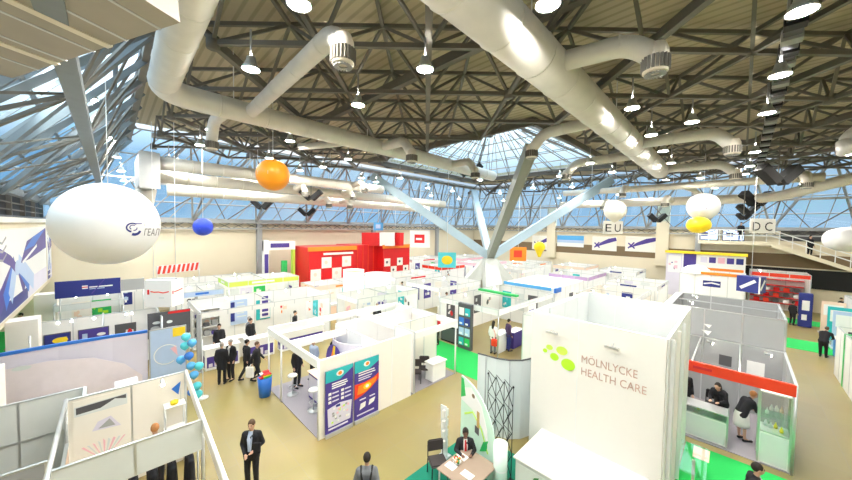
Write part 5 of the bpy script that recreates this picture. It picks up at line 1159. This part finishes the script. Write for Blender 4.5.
# posters on the left gallery parapet
def lpost(y0, y1, lab):
    g = thing('poster', lab, 'poster', (-2.68,(y0+y1)/2,4.8)); L = y1-y0; Hh = 3.2
    b = MB(); b.box((-2.72,y0,3.12),(-2.66,y1,3.12+Hh), OFFW); b.build('board', g)
    b = MB(); p = Pan(b, (-2.66,y0,3.12), (0,1,0), (1,0,0)); p.rect(.05,.05,L-.05,Hh-.05,WHITE)
    p.rect(.05,.05,L-.05,.55,NAVY); p.rect(L*.55,.05,L-.05,.9,LILAC)
    cu_ = L*.38; q_ = L/13.4
    for s_, m in ((0,PURP),(1,BLUE),(2,PALEB)):
        p.band([(cu_-(3.0-.9*s_)*q_,.6),(cu_-(1.0-.25*s_)*q_,1.4),(cu_-.25*q_,1.8)],.75*q_,m); p.band([(cu_+(1.6+1.1*s_)*q_,.6),(cu_+(.8+.4*s_)*q_,1.4),(cu_+.4*q_,1.8)],.75*q_,m)
    p.band([(cu_-2.6*q_,2.35),(cu_-1.0*q_,2.0),(cu_,1.6)],.4,PURP); p.poly([(cu_+.9*q_,1.75),(cu_+2.4*q_,2.6),(L*.99,3.12),(L*.99,2.0),(cu_+2.8*q_,1.75)], PURP); p.poly([(cu_+1.6*q_,2.2),(cu_+4*q_,2.75),(L*.97,3.05),(cu_+4.2*q_,2.3)], BLUE); p.poly([(cu_+1.2*q_,1.78),(cu_+5*q_,2.35),(cu_+5*q_,2.2),(cu_+1.4*q_,1.68)], WHITE)
    for k_, a_ in enumerate((.0,.3,.6)): p.band([(cu_-3.2*q_,2.2+a_),(cu_-2.2*q_,2.1+a_),(cu_-1.6*q_,2.3+a_)],.08,MIDG)
    cu_ += 0
    p.rect(.3,.25,1.6,.32,WHITE); p.oval(cu_+.2*q_,1.62,.5*q_,.3,PALEB); b.build('print', g)
lpost(15.2, 28.6, 'large white poster with blue and purple cross stripes on the left gallery, nearest'); lpost(29.0, 30.9, 'narrow pale poster farther along the left gallery front')
tag(MB().box((-8.9,16.,.001),(-2.75,30.9,.012), CARPG).build('carpet'), 'green carpet under the left gallery', 'carpet')
for k, (px, py, lab) in enumerate(((12,362,'person with auburn hair and grey shawl under the left gallery'), (22,340,'person in black farther back under the left gallery'))):
    q = W(px, py+6); person(lab, (q.x,q.y,.012), D(-60), STAND, hair=HAIRR if k == 0 else HAIRD, top=BLKFAB, vox=.03)
# people in the middle distance
MID = [(517,277,'dark-suited person left of a group right of the column base',BLKFAB),(523,276,'grey-clad person within the group right of the column base',GREYFAB),(528,278,'person in dark green within the group right of the column base',pm('green_cloth',(.04,.10,.05),.9)),(534,277,'person in white shirt at the right end of the group by the column',WHSH),(652,296,'dark person at the rail left of the purple stand',BLKFAB),(645,294,'person in black with blue scarf left of purple stand',BLKFAB),(402,301,'person in grey at the stand edge left of the aisle picture column',GREYFAB),(357,303,'person in black beside the white drum pavilion',BLKFAB),(792,325,'dark person beside the navy information pylon',BLKFAB),(840,320,'person in dark top at the right edge behind the banners',BLKFAB),(486,285,'person in dark clothes inside the left arch of column base',BLKFAB),(462,287,'person with orange top beside the column base',ORANGE)]
for px, py, lab, m in MID:
    q = W(px, py); person(lab, q, random.uniform(-3,3), STAND, top=m, vox=.045)
# ============================================================ HANGING BALLOONS AND SIGNS
def hit(px, py, o, rad):
    r_, f_, z_ = ray(px, py); d_ = Vector(((f_+r_)*S, (f_-r_)*S, z_)).normalized(); oc = Vector((0,0,H))-o
    bq = oc.dot(d_); disc = bq*bq-(oc.length_squared-rad*rad)
    return Vector((0,0,H))+d_*(-bq-math.sqrt(max(0,disc)))
def decal(g, o, rad, polys):   # printed marks lying on a round balloon
    b = MB()
    for pts, m in polys:
        q = [hit(x, y, o, rad*1.004) for x, y in pts]; b.add([v for v in q], [tuple(range(len(q)))], m)
    return b.build('printed_mark', g)
def big(lab, px, py, Z_, rad, m, sq=(1,1,1), cordto=11.3):
    o = at(px, py, Z_); g = thing('advertising_balloon', lab, 'balloon', o); b = MB(); b.ell((0,0,0), (rad*sq[0],rad*sq[1],rad*sq[2]), m, 36, 22); b.build('envelope', g, True)
    b = MB(); b.tube([(0,0,rad*sq[2]*.98),(0,0,max(cordto-o.z,rad+.2))], .010, WHMET, 5); b.build('cord', g, True); return g, o
BALW = pm('balloon_white', (.80,.81,.83), .38, var=.01)
g, o = big('huge white advertising balloon with a purple swirl mark at left', 108.5, 224, 9., 1.15, BALW)
def rect(x0, y0, x1, y1): return [(x0,y0),(x1,y0),(x1,y1),(x0,y1)]
pol = []
def arcband(cx, cy, rx, ry, a0, a1, w0, w1, m, n=14):
    out = []; inn = []
    for k in range(n+1):
        a = a0+(a1-a0)*k/n; w_ = w0+(w1-w0)*k/n; out.append((cx+(rx+w_/2)*math.cos(a), cy+(ry+w_/2)*math.sin(a))); inn.append((cx+(rx-w_/2)*math.cos(a), cy+(ry-w_/2)*math.sin(a)))
    for k in range(n): pol.append(([out[k],out[k+1],inn[k+1],inn[k]], m))
arcband(132.5,227.5,6.,4.2,D(310),D(100),1.3,1.8,NAVY); arcband(133.,227.3,3.2,2.2,D(310),D(120),.8,1.,NAVY); arcband(134.5,229.5,5.8,5.,D(15),D(115),2.2,2.8,NAVY); arcband(134.,228.,3.,2.4,D(-10),D(100),1.,1.,PURP)
pol.append((rect(144.5,224.2,160.2,225.6), MIDG)); pol.append((rect(135,223.2,142,224.1), PURP))
vs, fs = textmesh('ГЕАЛ', .25); x0_ = min(v.x for v in vs); x1_ = max(v.x for v in vs)
decal(g, o, 1.15, pol)
b = MB(); b.add([hit(144.+(v.x-x0_)/(x1_-x0_)*15.6, 235.6-v.y*9.6, o, 1.156) for v in vs], fs, DARKG); b.build('lettering', g)
g, o = big('orange advertising balloon with a white strip hanging left of centre', 273, 175, 12., .59, pm('balloon_orange', (.95,.33,.015), .35, var=.01)); decal(g, o, .59, [(rect(257.5,170.5,268,173.5), LILAC)])
g, o = big('small blue advertising balloon before the far tan wall', 203, 227, 16., .44, pm('balloon_blue', (.03,.07,.62), .35, var=.01)); decal(g, o, .44, [([(195,226),(200,224.5),(200,229)], WHITE)])
g, o = big('cream balloon with purple mark above the EU letter sign', 615, 210.5, 22., .70, pm('balloon_cream', (.82,.78,.66), .4, var=.01), (1,1,.98)); decal(g, o, .70, [(rect(617,207.5,625,211.5), PURP)])
b = MB(); b.lathe([(.45,-.52),(.25,-.70),(.08,-.82),(.01,-.84)], MATS['balloon_cream'], (0,0,0), 20); b.build('neck', g, True)
g, o = big('round white balloon with navy stripe directly above the yellow balloon', 703, 206.5, 19., .80, BALW); decal(g, o, .80, [(rect(698.5,205,708.,206.6), NAVY), (rect(698,207.4,707.,209), NAVY)])
g, o = big('yellow balloon hanging just below the striped white balloon', 698.5, 225, 18.4, .58, pm('balloon_yellow', (.95,.70,.015), .35, var=.01), (1,1,.82), 6.9)
g, o = big('small yellow pear-shaped balloon by the blue sky poster', 539.5, 247, 30., .52, MATS['balloon_yellow'])
b = MB(); b.lathe([(.36,-.36),(.2,-.75),(.14,-.95),(.01,-.98)], MATS['balloon_yellow'], (0,0,0), 16); b.build('neck', g, True)
o = at(852,239.5,13.); g = thing('blimp', 'white elongated blimp balloon at the right edge', 'balloon', o, D(-42)); b = MB(); b.tube([(x_,0,0) for x_ in (-1.02,-.99,-.93,-.8,-.5,0,.6,1.2,1.8,2.2,2.3)], [.05,.2,.3,.40,.48,.52,.52,.5,.4,.2,.03], BALW, 22); b.build('envelope', g, True)
b = MB(); b.tube([(.2,0,.5),(.2,0,11.-o.z)], .01, WHMET, 5); b.build('cord', g, True); b = MB(); b.bar((-.6,-.5,.03),(.6,-.52,.03),.01,.10,LILAC); b.build('faint_mark', g, True)
def letters(lab, px, py, Z_, chars, w_, sw):
    q = at(px, py, Z_); g = thing('letter_sign', lab, 'sign', q, TC)
    b = MB(); b.box((-w_,-.03,-.62),(w_,.03,.62), OFFW); b.build('board', g, True)
    b = MB(); p = Pan(b, (-w_,-.03,-.62), **YF)
    for k, ch in enumerate(chars): p.text(ch, w_*(.2+.95*k), .22, 1.05, BLACK, .02, sw)
    b.build('letters', g, True); b = MB()
    for x_ in (-w_*.8, w_*.8): b.tube([(x_,0,.62),(x_,0,11.3-q.z)], .012, WHMET, 5)
    b.build('cord', g, True)
letters('white hanging sign reading E U', 613, 227.5, 30., 'EU', .92, .56)
letters('white hanging sign reading D C', 762.5, 226, 27., 'DC', 1.08, .64)
# ============================================================ LIGHT
w = bpy.data.worlds.new('sky'); bpy.context.scene.world = w; w.use_nodes = True; nt = w.node_tree
bg = nt.nodes['Background']; tc = nt.nodes.new('ShaderNodeTexCoord'); n = nt.nodes.new('ShaderNodeTexNoise')
n.inputs['Scale'].default_value = 2.2; n.inputs['Detail'].default_value = 4
nt.links.new(tc.outputs['Generated'], n.inputs['Vector'])
r = nt.nodes.new('ShaderNodeValToRGB'); r.color_ramp.elements[0].color = (.42, .66, .92, 1); r.color_ramp.elements[1].color = (.85, .92, .98, 1)
r.color_ramp.elements[0].position = .40; r.color_ramp.elements[1].position = .62
nt.links.new(n.outputs['Fac'], r.inputs['Fac'])
sep = nt.nodes.new('ShaderNodeSeparateXYZ'); nt.links.new(tc.outputs['Generated'], sep.inputs[0])
mr = nt.nodes.new('ShaderNodeMapRange'); mr.inputs['From Min'].default_value = .16; mr.inputs['From Max'].default_value = .42; nt.links.new(sep.outputs['Z'], mr.inputs['Value'])
mx = nt.nodes.new('ShaderNodeMix'); mx.data_type = 'RGBA'; mx.inputs['B'].default_value = (3.6, 3.8, 3.9, 1)
nt.links.new(mr.outputs['Result'], mx.inputs['Factor']); nt.links.new(r.outputs['Color'], mx.inputs['A'])
nt.links.new(mx.outputs['Result'], bg.inputs['Color']); bg.inputs['Strength'].default_value = .55
sc = bpy.context.scene
sc.view_settings.view_transform = 'Standard'; sc.view_settings.look = 'None'; sc.view_settings.gamma = 1.; sc.view_settings.use_curve_mapping = False
sc.view_settings.exposure = .78
sc.cycles.use_denoising = True
sc.cycles.max_bounces = 8; sc.cycles.diffuse_bounces = 4; sc.cycles.transparent_max_bounces = 16
sc.cycles.sample_clamp_indirect = 6.
